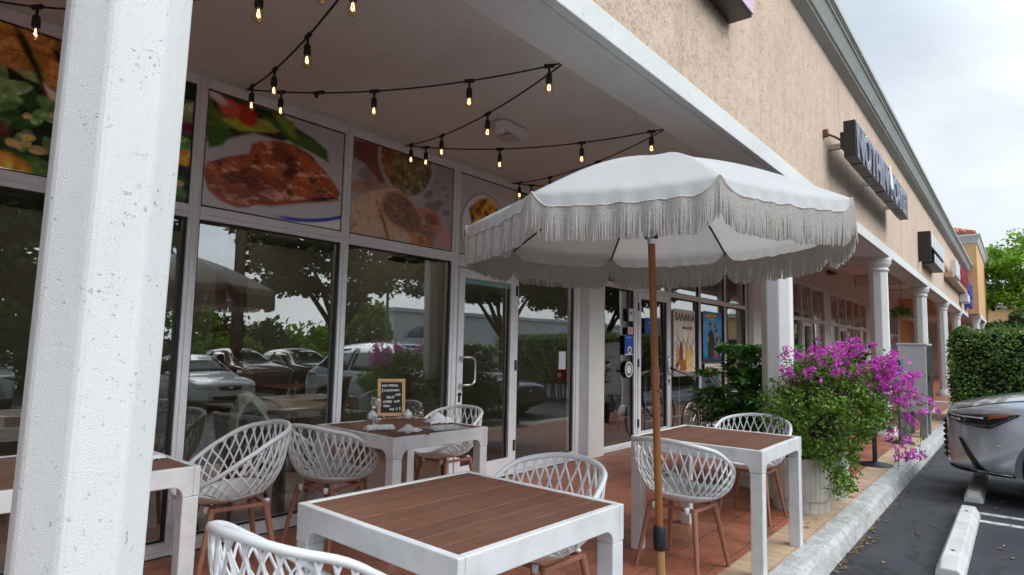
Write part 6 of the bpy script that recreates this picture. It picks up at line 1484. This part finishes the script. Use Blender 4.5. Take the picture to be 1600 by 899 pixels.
def make_car(label, loc, rz, col_mat, kind='suv', group=None, cat='car', detail=True):
    root = thing('parked_car', label, cat, loc, rz, group)
    S = kind == 'suv'; st = SUV if S else SED; wr = .36 if S else .315; ax = (-.99, -3.78) if S else (-.90, -3.50)
    bo, bvh = car_body(st, ax, wr, col_mat, root); W = .95 if S else .88
    for x in ax:
        for s in (1, -1): wheel(root, x, s*(W-.135), wr, s)
    P = lambda *a, **k: patch(bvh, *a, **k)
    z = (lambda v: v) if S else (lambda v: v*.80)
    if S:
        P('windscreen', [(-1.50, -.66, 1.24), (-1.48, 0, 1.27), (-1.50, .66, 1.24)], [(-2.12, -.52, 1.58), (-2.10, 0, 1.64), (-2.12, .52, 1.58)], M['car_glass'], root, mirror=False, off=.006)
        P('side_window', [(-1.66, .80, 1.12), (-2.2, .70, 1.56), (-3.05, .68, 1.60)], [(-1.62, .88, 1.07), (-2.3, .90, 1.08), (-3.05, .90, 1.09)], M['car_glass'], root)
        P('side_window', [(-3.10, .68, 1.60), (-3.7, .66, 1.57), (-4.1, .66, 1.48)], [(-3.10, .90, 1.09), (-3.7, .90, 1.11), (-4.3, .82, 1.18)], M['car_glass'], root)
        P('rear_window', [(-4.22, -.50, 1.52), (-4.22, 0, 1.54), (-4.22, .50, 1.52)], [(-4.52, -.58, 1.16), (-4.54, 0, 1.16), (-4.52, .58, 1.16)], M['car_glass'], root, mirror=False, off=.006)
        for hl_p in P('headlight', [(-.035, .56, .870), (-.15, .80, .885), (-.38, .91, .905), (-.64, .94, .925)], [(-.04, .58, .835), (-.15, .82, .775), (-.40, .915, .755), (-.62, .945, .895)], M['lamp_dark'], root, off=.005, nu=18): pass
        P('light_strip', [(-.06, .65, .868), (-.16, .80, .865), (-.34, .90, .862)], [(-.06, .65, .858), (-.16, .80, .848), (-.34, .90, .846)], M['lamp_clear'], root, off=.013)
        P('light_strip', [(-.075, .68, .838), (-.14, .79, .835)], [(-.085, .69, .822), (-.15, .80, .81)], M['chrome'], root, off=.012)
        P('indicator', [(-.40, .915, .895), (-.58, .94, .915)], [(-.37, .915, .845), (-.53, .94, .885)], M['amber'], root, off=.013)
        P('intake_slit', [(-.125, .785, .64), (-.155, .815, .63)], [(-.26, .885, .31), (-.345, .905, .30)], M['black_trim'], root, off=.007)
        P('grille', [(-.0, -.30, .80), (.0, 0, .82), (-.0, .30, .80)], [(-.02, -.50, .40), (.0, 0, .38), (-.02, .50, .40)], M['black_trim'], root, mirror=False, off=.006, nu=20)
        for s in (1, -1):
            tm = MB()
            for k in range(7):
                zz = .78-.058*k; yy = .30+.032*k
                for d in (0, .075, .15):
                    h, nr_, _, _ = bvh.find_nearest(Vector((0, (yy+d)*s, zz-.01))); tm.tube([h+Vector((.012, -.03*s, .016)), h+Vector((.026, 0, 0)), h+Vector((.008, .028*s, -.022))], [.004, .011, .004], 5)
            tm.build('grille_teeth', M['lamp_dark'], root, local=True)
        P('lower_lip', [(-.02, -.60, .30), (.0, 0, .31), (-.02, .60, .30)], [(-.02, -.60, .26), (.0, 0, .26), (-.02, .60, .26)], M['black_trim'], root, mirror=False, off=.01, nu=20)
        P('lower_lip', [(-.03, .60, .335), (-.16, .80, .315), (-.30, .89, .30), (-.60, .93, .285)], [(-.03, .60, .26), (-.16, .78, .245), (-.30, .87, .235), (-.60, .91, .235)], M['black_trim'], root, off=.008, nu=16)
        P('bright_strip', [(-.20, .85, .325), (-.36, .90, .312), (-.58, .935, .300)], [(-.20, .85, .308), (-.36, .90, .296), (-.58, .935, .284)], M['chrome'], root, off=.015)
        P('tail_lamp', [(-4.60, .5, 1.02), (-4.45, .87, 1.04), (-4.2, .93, 1.03)], [(-4.62, .5, .94), (-4.47, .88, .95), (-4.2, .94, .98)], M['tail_red'], root)
        P('sensor', [(-.44, .92, .60), (-.46, .92, .60)], [(-.44, .92, .58), (-.46, .92, .58)], M['lamp_clear'], root, nu=3, nv=3)
        P('bonnet_seam', [(-.10, .62, .955), (-.30, .74, .985), (-.9, .80, 1.05), (-1.3, .81, 1.085)], [(-.10, .628, .953), (-.30, .748, .983), (-.9, .808, 1.048), (-1.3, .818, 1.083)], M['black_trim'], root, off=.002, nu=24, nv=2)
    else:
        P('windscreen', [(-1.28, -.62, .97), (-1.26, 0, 1.0), (-1.28, .62, .97)], [(-1.86, -.47, 1.35), (-1.84, 0, 1.40), (-1.86, .47, 1.35)], M['car_glass'], root, mirror=False, off=.006)
        P('side_window', [(-1.5, .72, 1.0), (-1.95, .62, 1.33), (-2.6, .60, 1.38)], [(-1.42, .82, .91), (-2.0, .84, .915), (-2.6, .84, .92)], M['car_glass'], root)
        P('side_window', [(-2.66, .60, 1.38), (-3.1, .60, 1.33), (-3.5, .64, 1.16)], [(-2.66, .84, .92), (-3.1, .84, .925), (-3.6, .82, .95)], M['car_glass'], root)
        P('rear_window', [(-3.26, -.46, 1.36), (-3.26, 0, 1.38), (-3.26, .46, 1.36)], [(-3.8, -.56, 1.10), (-3.82, 0, 1.10), (-3.8, .56, 1.10)], M['car_glass'], root, mirror=False, off=.006)
        P('headlight', [(-.05, .50, .67), (-.18, .72, .70), (-.45, .82, .75)], [(-.05, .50, .57), (-.18, .76, .56), (-.42, .85, .66)], M['lamp_clear'], root)
        P('grille', [(0, -.32, .62), (0, 0, .63), (0, .32, .62)], [(0, -.26, .53), (0, 0, .52), (0, .26, .53)], M['black_trim'], root, mirror=False, off=.006)
        P('lower_intake', [(0, -.46, .38), (0, 0, .39), (0, .46, .38)], [(0, -.40, .29), (0, 0, .28), (0, .40, .29)], M['black_trim'], root, mirror=False, off=.006)
        P('emblem', [(0, -.06, .60), (0, .06, .60)], [(0, -.06, .55), (0, .06, .55)], M['chrome'], root, mirror=False, off=.014, nu=5, nv=3)
        P('tail_lamp', [(-4.5, .45, .82), (-4.4, .78, .84), (-4.2, .84, .86)], [(-4.5, .45, .72), (-4.4, .80, .72), (-4.2, .85, .76)], M['tail_red'], root)
    x0 = -1.62 if S else -1.42; zz = 1.06 if S else .93
    for s in (1, -1):
        MB().lathe([(0, -.05), (.07, -.05), (.085, 0), (.06, .06), (0, .065)], (x0, s*(W+.06), zz), 12).build('wing_mirror', col_mat, root, local=True, smooth=True)
    for s in (1, -1):
        zh = .86 if S else .74
        for hx in ((-2.75, -3.55) if S else (-2.45, -3.2)): MB().tube([(hx, s*(W+.012), zh), (hx-.16, s*(W+.012), zh+.005)], .012, 6).build('door_handle', col_mat, root, local=True)
    return root
make_car('silver SUV nosing in to the kerb at the right edge, only its front showing', (-.655, 8.78, GZ), PI, paint('silver_metallic_paint', (.45, .475, .53), .5, .25))
make_car('dark grey saloon beyond the silver SUV, seen only mirrored in the restaurant door', (.22, 11.25, GZ), PI, paint('dark_grey_paint', (.035, .04, .042), .3), 'sedan')
make_car('white saloon facing the shops, mirrored in the first window', (7.0, 7.75, GZ), PI, paint('white_car_paint', (.74, .75, .76)), 'sedan')
make_car('dark red SUV across the aisle, mirrored beside the white saloon', (10.6, 11.0, GZ), PI, paint('dark_red_paint', (.10, .02, .018), .2))
make_car('charcoal SUV across the aisle, mirrored behind the silver roof', (10.8, 13.5, GZ), PI, paint('charcoal_paint', (.03, .03, .033), .3))
make_car('white SUV across the aisle, mirrored at the far left of the glass', (10.7, 3.4, GZ), PI, paint('white_suv_paint', (.68, .69, .70)))
make_car('pale saloon across the aisle near the forked oak', (10.6, 16.0, GZ), PI, paint('pale_grey_paint', (.40, .41, .42), .3), 'sedan')

# ------------------------------------------------------------------ inside the restaurant
M['brown_wood'] = basic('brown_column_wood', (.12, .055, .025), .5, var=.3, stretch=(6, 6, .6), vscale=5)
ic = thing('wooden_column', 'brown wooden column inside the restaurant behind the first window', 'column', (-6, 3.0, 0))
MB().box(-6.13, -5.9, 2.86, 3.08, .006, 2.98).build('shaft', M['brown_wood'], ic, bevel=.01); MB().box(-6.17, -5.86, 2.82, 3.12, .0062, .14).build('plinth', M['brown_wood'], ic, bevel=.01)
def pendant(label, x, y, z, r, col, dome=False):
    t = thing('pendant_lamp', label, 'lamp', (x, y, z), group='pendant lamps inside the restaurant')
    pr = [(.02, .16), (r*.4, .13), (r*.8, .05), (r, 0), (r*.985, -.01), (r*.78, .035), (.02, .13)] if not dome else [(.02, r*.62), (r*.5, r*.55), (r*.85, r*.32), (r, 0), (r*.98, 0), (r*.8, r*.28), (.02, r*.57)]
    MB().lathe(pr, (0, 0, 0), 30).build('shade', basic('lamp_shade_'+('grey' if dome else 'dark'), col, .5, var=.1), t, local=True, smooth=True)
    MB().tube([(0, 0, .1), (0, 0, 2.99-z)], .008, 6).build('flex', M['black_metal'], t, local=True)
pendant('round dark lamp shade hanging behind the second window', -6.0, 5.32, 2.42, .33, (.02, .018, .017))
for lab, x, y in (('small bright ceiling spot above the first window', -5.81, 3.84), ('small bright ceiling spot left of the near pillar', -7.9, 1.3), ('small ceiling spot deep in the dining room', -8.4, 5.2)):
    t = thing('ceiling_spot', lab, 'lamp', (x, y, 2.99)); MB().lathe([(.06, 0), (.075, -.02), (.06, -.03), (.045, -.02)], n=18, cap=False).build('ring', M['steel'], t, local=True); MB().lathe([(0, -.012), (.05, -.012), (.05, -.02), (0, -.022)], n=16).build('lens', emit('spot_lens', (1, .80, .55), 9.), t, local=True)
    ld = bpy.data.lights.new('spot_bulb', 'POINT'); ld.energy = 22; ld.color = (1, .80, .58); ld.shadow_soft_size = .06; lo = bpy.data.objects.new('spot_bulb', ld); COL.objects.link(lo); lo.parent = t; lo.location = (0, 0, -.06)
def inner_table(label, x, y):
    t = thing('dining_table', label, 'table', (x, y, .006), group='dark tables inside the restaurant')
    MB().box(-.40, .40, -.40, .40, .72, .75).build('tabletop', M['brown_wood'], t, local=True, bevel=.006); MB().tube([(0, 0, .02), (0, 0, .72)], .04, 10).build('pedestal', M['black_metal'], t, local=True); MB().box(-.28, .28, -.28, .28, 0, .022).build('foot', M['black_metal'], t, local=True)
inner_table('dark wooden table inside behind the laid table', -5.35, 3.2); inner_table('dark wooden table inside behind the pillar', -5.4, .9); inner_table('dark wooden table deep inside the dining room', -7.4, 4.6)
M['green_fabric'] = basic('dark_green_velvet', (.012, .05, .042), .8, var=.2, vscale=12)
gc = thing('green_armchair', 'dark green armchair inside the first window with a pale jacket over it', 'chair', (-4.85, 2.93, .006))
MB().box(-.30, .30, -.27, .27, .28, .44).build('seat', M['green_fabric'], gc, local=True, bevel=.05, seg=4)
MB().prism([(.19, .445), (.30, .445), (.34, .80), (.24, .82)], -.29, .29, 'x').build('backrest', M['green_fabric'], gc, local=True, bevel=.03, seg=3)
for s in (-1, 1): MB().box(s*.305, s*.37, -.26, .2, .30, .60).build('armrest', M['green_fabric'], gc, local=True, bevel=.025, seg=3)
for sx in (-1, 1):
    for sy in (-1, 1): MB().tube([(sx*.25, sy*.22, .279), (sx*.27, sy*.24, 0)], [.022, .014], 8).build('leg', M['brown_wood'], gc, local=True)
jk = MB(); rng = random.Random(3); nu_, nv_ = 30, 22
for i in range(nu_):
    for j in range(nv_):
        u = i/(nu_-1); v = j/(nv_-1)                  # u along the shoulders, v from the back hem over the top to the front hem
        a = (v-.42)*PI*1.15; w = .21+.05*math.sin(u*PI)-.05*abs(u-.5)
        drop = .40*max(0, v-.5)*2+.30*max(0, .42-v)*2
        x = (u-.5)*.56*(1+.25*abs(v-.45)); y = .27+.10*math.sin(a)*1.0-(max(0, .42-v))*.10; z = .865-.05*(2*abs(u-.5))**2-drop*(.8+.25*math.sin(u*7))
        fold = .014*math.sin(u*23+v*5)+.010*math.sin(u*41-v*9); jk.v.append((x+fold*.4, y+fold*(1 if v > .5 else -1), z+.006*math.sin(u*31)))
for i in range(nu_-1):
    for j in range(nv_-1): jk.f.append((i*nv_+j, (i+1)*nv_+j, (i+1)*nv_+j+1, i*nv_+j+1))
jo = jk.build('jacket', basic('sage_green_cotton', (.56, .64, .55), .9, var=.15, vscale=8, bump=.3, bscale=90), None, smooth=True); jo.location = (-4.85, 2.90, .04); jo.rotation_euler = (0, 0, rad(155))
md = jo.modifiers.new('thickness', 'SOLIDIFY'); md.thickness = .012; md.offset = 1
gc.rotation_euler = (0, 0, rad(155)); tag(jo, 'sage green jacket draped over the dark green armchair inside the window', 'jacket')
# dessert shop counter and a standing person
ct_ = thing('display_counter', 'pale display counter on a white metal rack inside the dessert shop', 'counter', (-5.6, 10.2, .006))
rk_ = MB()
for y in (9.3, 9.95, 10.6, 11.25):
    for x in (-5.3, -4.75): rk_.tube([(x, y, .006), (x, y, .90)], .014, 8)
for z in (.16, .52):
    for x in (-5.3, -4.75): rk_.tube([(x, 9.3, z), (x, 11.25, z)], .011, 6)
    for y in (9.3, 9.95, 10.6, 11.25): rk_.tube([(-5.3, y, z), (-4.75, y, z)], .011, 6)
rk_.build('rack', M['column_white'], ct_); MB().box(-5.36, -4.70, 9.22, 11.33, .902, .935).build('top', M['ceramic'], ct_, bevel=.004)
MB().box(-5.34, -4.72, 9.24, 11.31, .525, .535).build('shelf', basic('pale_glass_shelf', (.35, .48, .46), .1), ct_)
c2 = thing('display_counter', 'cream service counter at the back of the dessert shop', 'counter', (-7.4, 9.5, .006)); MB().box(-7.8, -7.0, 7.4, 12.2, .006, 1.05).build('body', M['room_cream'], c2, bevel=.01); MB().box(-7.9, -6.95, 7.35, 12.25, 1.052, 1.09).build('top', M['room_tile'], c2, bevel=.006)
def person(label, loc, rz):
    t = thing('person', label, 'person', loc, rz)
    V = []; E_ = []; R_ = []
    def v(x, y, z, r, p=None):
        V.append((x, y, z)); R_.append(r); i = len(V)-1
        if p is not None: E_.append((p, i))
        return i
    pel = v(0, 0, .93, (.150, .105)); wa = v(0, .005, 1.06, (.128, .095), pel); chs = v(0, .01, 1.24, (.155, .11), wa); sh_ = v(0, 0, 1.385, (.11, .075), chs); nk = v(0, .005, 1.45, (.052, .055), sh_); jw = v(0, .02, 1.535, (.062, .078), nk); hd_ = v(0, .015, 1.60, (.074, .092), jw); tp = v(0, .005, 1.665, (.062, .075), hd_)
    for s in (-1, 1):
        s1 = v(s*.155, 0, 1.365, (.062, .06), sh_); el = v(s*.205, -.02, 1.10, (.045, .045), s1); el2 = v(s*.20, .03, 1.03, (.042, .042), el); wr = v(s*.16, .20, 1.00, (.028, .026), el2); pm = v(s*.145, .265, 1.0, (.040, .018), wr)
        for k in range(4): f1 = v(s*(.172-.018*k), .315+.008*(k in (1, 2)), 1.0, (.0095, .009), pm); f2 = v(s*(.170-.017*k), .345+.012*(k in (1, 2)), .985, (.008, .008), f1)
        th = v(s*.108, .29, 1.005, (.010, .009), pm); v(s*.098, .315, .998, (.008, .008), th)
        hp = v(s*.095, 0, .86, (.098, .10), pel); kn = v(s*.105, .015, .50, (.062, .066), hp); cf = v(s*.108, -.015, .33, (.056, .060), kn); an = v(s*.11, -.015, .09, (.036, .040), cf); hl = v(s*.112, .02, .042, (.042, .036), an); v(s*.118, .15, .028, (.040, .022), hl)
    me = bpy.data.meshes.new('body'); me.from_pydata(V, E_, []); o = bpy.data.objects.new('body', me); COL.objects.link(o)
    md = o.modifiers.new('skin', 'SKIN'); md.branch_smoothing = .6
    for i, r in enumerate(R_): me.skin_vertices[0].data[i].radius = r
    me.skin_vertices[0].data[0].use_root = True
    o.modifiers.new('sub', 'SUBSURF').levels = 2; o.modifiers['sub'].render_levels = 2
    dg = bpy.context.evaluated_depsgraph_get(); m2 = bpy.data.meshes.new_from_object(o.evaluated_get(dg)); o.modifiers.clear(); o.data = m2; m2.name = 'body'
    skin = basic('skin', (.30, .16, .10), .5); shirt = basic('dark_shirt', (.02, .022, .026), .85, var=.2); trs = basic('dark_trousers', (.012, .014, .022), .85, var=.2); shoe = basic('dark_shoe', (.01, .01, .01), .5)
    m2.materials.clear()
    for q in (skin, shirt, trs, shoe): m2.materials.append(q)
    for p in m2.polygons:
        c = p.center; p.use_smooth = True
        p.material_index = 0 if c.z > 1.43 or (c.y > .12 and c.z > .9) else (1 if c.z > .95 else (2 if c.z > .075 else 3))
    o.parent = t
    MB().lathe([(.0, .105), (.05, .095), (.082, .05), (.086, .0), (.075, -.06), (.06, -.07)], (0, -.014, 1.605), 20, rot=Matrix.Rotation(rad(18), 3, 'X')).build('hair', basic('dark_hair', (.015, .01, .008), .6), t, local=True, smooth=True)
    MB().tube([(0, .10, 1.612), (0, .122, 1.585), (0, .108, 1.578)], [.007, .012, .008], 8).build('nose', skin, t, local=True, smooth=True)
    e = MB()
    for s in (-1, 1): e.lathe([(0, -.008), (.009, 0), (0, .008)], (s*.031, .098, 1.618), 10)
    e.build('eyes', M['black_trim'], t, local=True, smooth=True); MB().tube([(-.022, .100, 1.553), (0, .107, 1.55), (.022, .100, 1.553)], [.003, .006, .003], 6).build('mouth', basic('lips', (.28, .09, .08), .5), t, local=True)
    er = MB()
    for s in (-1, 1): er.lathe([(0, -.012), (.018, 0), (0, .012)], (s*.080, .0, 1.60), 10)
    er.build('ears', skin, t, local=True, smooth=True)
person('person in dark clothes standing inside the dessert shop behind the side pane', (-5.25, 9.05, .006), rad(-140))
# things further along the raised walkway
tb = thing('litter_bin', 'black slatted bin on the raised walkway behind the cabinet', 'bin', (-2.9, 26.5, .10)); MB().lathe([(.25, 0), (.27, .85), (.29, .87), (.29, .92), (.2, .95), (0, .95)], n=20).build('bin_wall', M['black_metal'], tb, local=True)
for i, (x, y, rz) in enumerate(((-.7, 21.6, 20), (-.45, 22.6, 160))):
    t = thing('patio_chair', ('white metal patio chair behind the hedge stems, left one', 'white metal patio chair behind the hedge stems, right one')[i], 'chair', (x, y, .10 if x < -1.05 else GZ), rad(rz))
    m_ = MB()
    for s in (-1, 1): m_.tube([(s*.22, -.2, 0), (s*.22, -.2, .62), (s*.22, .2, .62), (s*.22, .22, 0)], .014, 6)
    m_.build('frame', M['column_white'], t, local=True, smooth=True)
    b_ = MB().box(-.21, .21, -.2, .2, .42, .44); b_.build('seat', M['column_white'], t, local=True)
    bb = MB()
    for k in range(6): bb.tube([(-.2+.08*k, .21, .44), (-.2+.08*k, .26, .85)], .009, 5)
    bb.tube([(-.22, .26, .85), (.22, .26, .85)], .013, 6); bb.build('backrest', M['column_white'], t, local=True)
hb_ = thing('hanging_plant', 'dark hanging plant under the arcade beyond the third column', 'plant', (-2.6, 21, 2.6)); lf = MB(); rng = random.Random(4)
leaf_quads(lf, [Vector((-2.6+rng.gauss(0, .22), 21+rng.gauss(0, .2), 2.55+rng.gauss(0, .07))) for _ in range(260)], .11, rng); lf.build('foliage', M['shrub_leaf'], hb_); MB().tube([(-2.6, 21, 3.92), (-2.6, 21, 2.6)], .006, 5).build('wire', M['black_metal'], hb_)

# fallen leaves and petals in the gutter
fl = MB(); fp = MB(); rng = random.Random(15); q = []
for _ in range(120):
    y = rng.uniform(3.6, 11) if rng.random() < .6 else rng.gauss(5.6, .5); x = -1.035+abs(rng.gauss(0, .035)); q.append(Vector((x, y, GZ+.008)))
for _ in range(60): q.append(Vector((rng.uniform(-1.0, .2), rng.uniform(4, 9), GZ+.008)))
for _ in range(30): q.append(Vector((rng.uniform(-1.9, -1.25), rng.uniform(5.2, 7.6), .008)))
def ground_leaves(mb, pts, s0):
    for p in pts:
        a = rng.uniform(0, 6.3); s = s0*rng.uniform(.5, 1.3); u = Vector((math.cos(a), math.sin(a), 0)); v = Vector((-u.y, u.x, 0)); z = Vector((0, 0, rng.uniform(.003, .012)))
        mb.add([p-u*s*.5, p+v*s*.28+z, p+u*s*.5, p-v*s*.28+z], [(0, 1, 2, 3)])
ground_leaves(fl, q, .045)
tag(fl.build('fallen_leaves', leafmat('dry_leaf', [(.16, .07, .03), (.30, .15, .06), (.36, .24, .10), (.22, .18, .06)], rough=.8, trans=.1)), 'dry fallen leaves scattered along the gutter', 'leaves', kind='stuff')

# ------------------------------------------------------------------ light, sky, camera
SUN_EL, SUN_AZ = 42, 12      # azimuth of the sun measured from +X towards +Y
w = bpy.data.worlds.new('World'); SC.world = w; w.use_nodes = True; nt = w.node_tree; nt.nodes.clear(); L = nt.links.new
out = nt.nodes.new('ShaderNodeOutputWorld'); bg = nt.nodes.new('ShaderNodeBackground'); L(bg.outputs[0], out.inputs[0])
sky = nt.nodes.new('ShaderNodeTexSky'); sky.sky_type = 'NISHITA'; sky.sun_disc = False; sky.sun_elevation = rad(SUN_EL); sky.sun_rotation = rad(90-SUN_AZ); sky.air_density = 1.2; sky.dust_density = 2.5
tc = nt.nodes.new('ShaderNodeTexCoord'); mp = nt.nodes.new('ShaderNodeMapping'); mp.inputs['Scale'].default_value = (1, 1, 2.4); mp.inputs['Location'].default_value = (.3, .15, .1); L(tc.outputs['Generated'], mp.inputs[0])
n1 = noise(nt, mp.outputs[0], 1.9, 7, .55); n1.inputs['Distortion'].default_value = .4
n2 = noise(nt, mp.outputs[0], .9, 3, .5)
cov = ramp(nt, [(.30, .72), (.62, 1.)]); L(n1.outputs['Fac'], cov.inputs[0])
ccol = ramp(nt, [(.30, (5.6, 6.9, 8.3)), (.47, (7.6, 8.7, 9.8)), (.60, (9.8, 10.5, 11.2))]); L(n2.outputs['Fac'], ccol.inputs[0])
n3 = noise(nt, mp.outputs[0], 3.4, 6, .6); cm2 = ramp(nt, [(.35, .90), (.65, 1.06)]); L(n3.outputs['Fac'], cm2.inputs[0])
mu = nt.nodes.new('ShaderNodeMixRGB'); mu.blend_type = 'MULTIPLY'; mu.inputs[0].default_value = 1; L(ccol.outputs[0], mu.inputs[1]); L(cm2.outputs[0], mu.inputs[2])
mx = nt.nodes.new('ShaderNodeMixRGB'); L(cov.outputs[0], mx.inputs[0]); L(sky.outputs[0], mx.inputs[1]); L(mu.outputs[0], mx.inputs[2])
# cloud is brighter round the hidden sun, duller away from it
dp = nt.nodes.new('ShaderNodeVectorMath'); dp.operation = 'DOT_PRODUCT'; L(tc.outputs['Generated'], dp.inputs[0]); dp.inputs[1].default_value = (math.cos(rad(SUN_AZ))*math.cos(rad(SUN_EL)), math.sin(rad(SUN_AZ))*math.cos(rad(SUN_EL)), math.sin(rad(SUN_EL)))
gl_ = nt.nodes.new('ShaderNodeMapRange'); gl_.inputs[1].default_value = .35; gl_.inputs[2].default_value = 1.; gl_.inputs[3].default_value = .61; gl_.inputs[4].default_value = 1.75; L(dp.outputs['Value'], gl_.inputs[0])
sc_ = nt.nodes.new('ShaderNodeVectorMath'); sc_.operation = 'SCALE'; L(mx.outputs[0], sc_.inputs[0]); L(gl_.outputs[0], sc_.inputs['Scale'])
L(sc_.outputs[0], bg.inputs[0]); bg.inputs[1].default_value = .10
sd = bpy.data.lights.new('sun', 'SUN'); sd.energy = 1.15; sd.angle = rad(40); sd.color = (1, .975, .94); so = bpy.data.objects.new('sun', sd); COL.objects.link(so)
d = Vector((math.cos(rad(SUN_AZ))*math.cos(rad(SUN_EL)), math.sin(rad(SUN_AZ))*math.cos(rad(SUN_EL)), math.sin(rad(SUN_EL)))); so.rotation_euler = d.to_track_quat('Z', 'Y').to_euler(); so.location = d*50

cd = bpy.data.cameras.new('camera'); cam = bpy.data.objects.new('camera', cd); COL.objects.link(cam); SC.camera = cam
cd.sensor_width = 36; cd.sensor_fit = 'HORIZONTAL'; cd.lens = 967.55/1600*36; cd.clip_end = 1200; cd.clip_start = .02
right = Vector((.77507725, .6314788, .02213113)); down = Vector((-.04152609, .08585589, -.99544179)); fwd = Vector((-.63050047, .77062526, .09276779))
R = Matrix((right, -down, -fwd)).transposed(); cam.matrix_world = Matrix.Translation((0, 0, 1.35)) @ R.to_4x4()
SC.view_settings.view_transform = 'Standard'; SC.view_settings.look = 'None'; SC.view_settings.exposure = .68; SC.view_settings.gamma = 1
SC.view_settings.use_curve_mapping = False
SC.render.engine = 'CYCLES'; cy = SC.cycles; cy.use_denoising = True; cy.max_bounces = 8; cy.diffuse_bounces = 4; cy.glossy_bounces = 4; cy.transparent_max_bounces = 16; cy.transmission_bounces = 4; cy.caustics_reflective = False; cy.caustics_refractive = False; cy.sample_clamp_indirect = 6
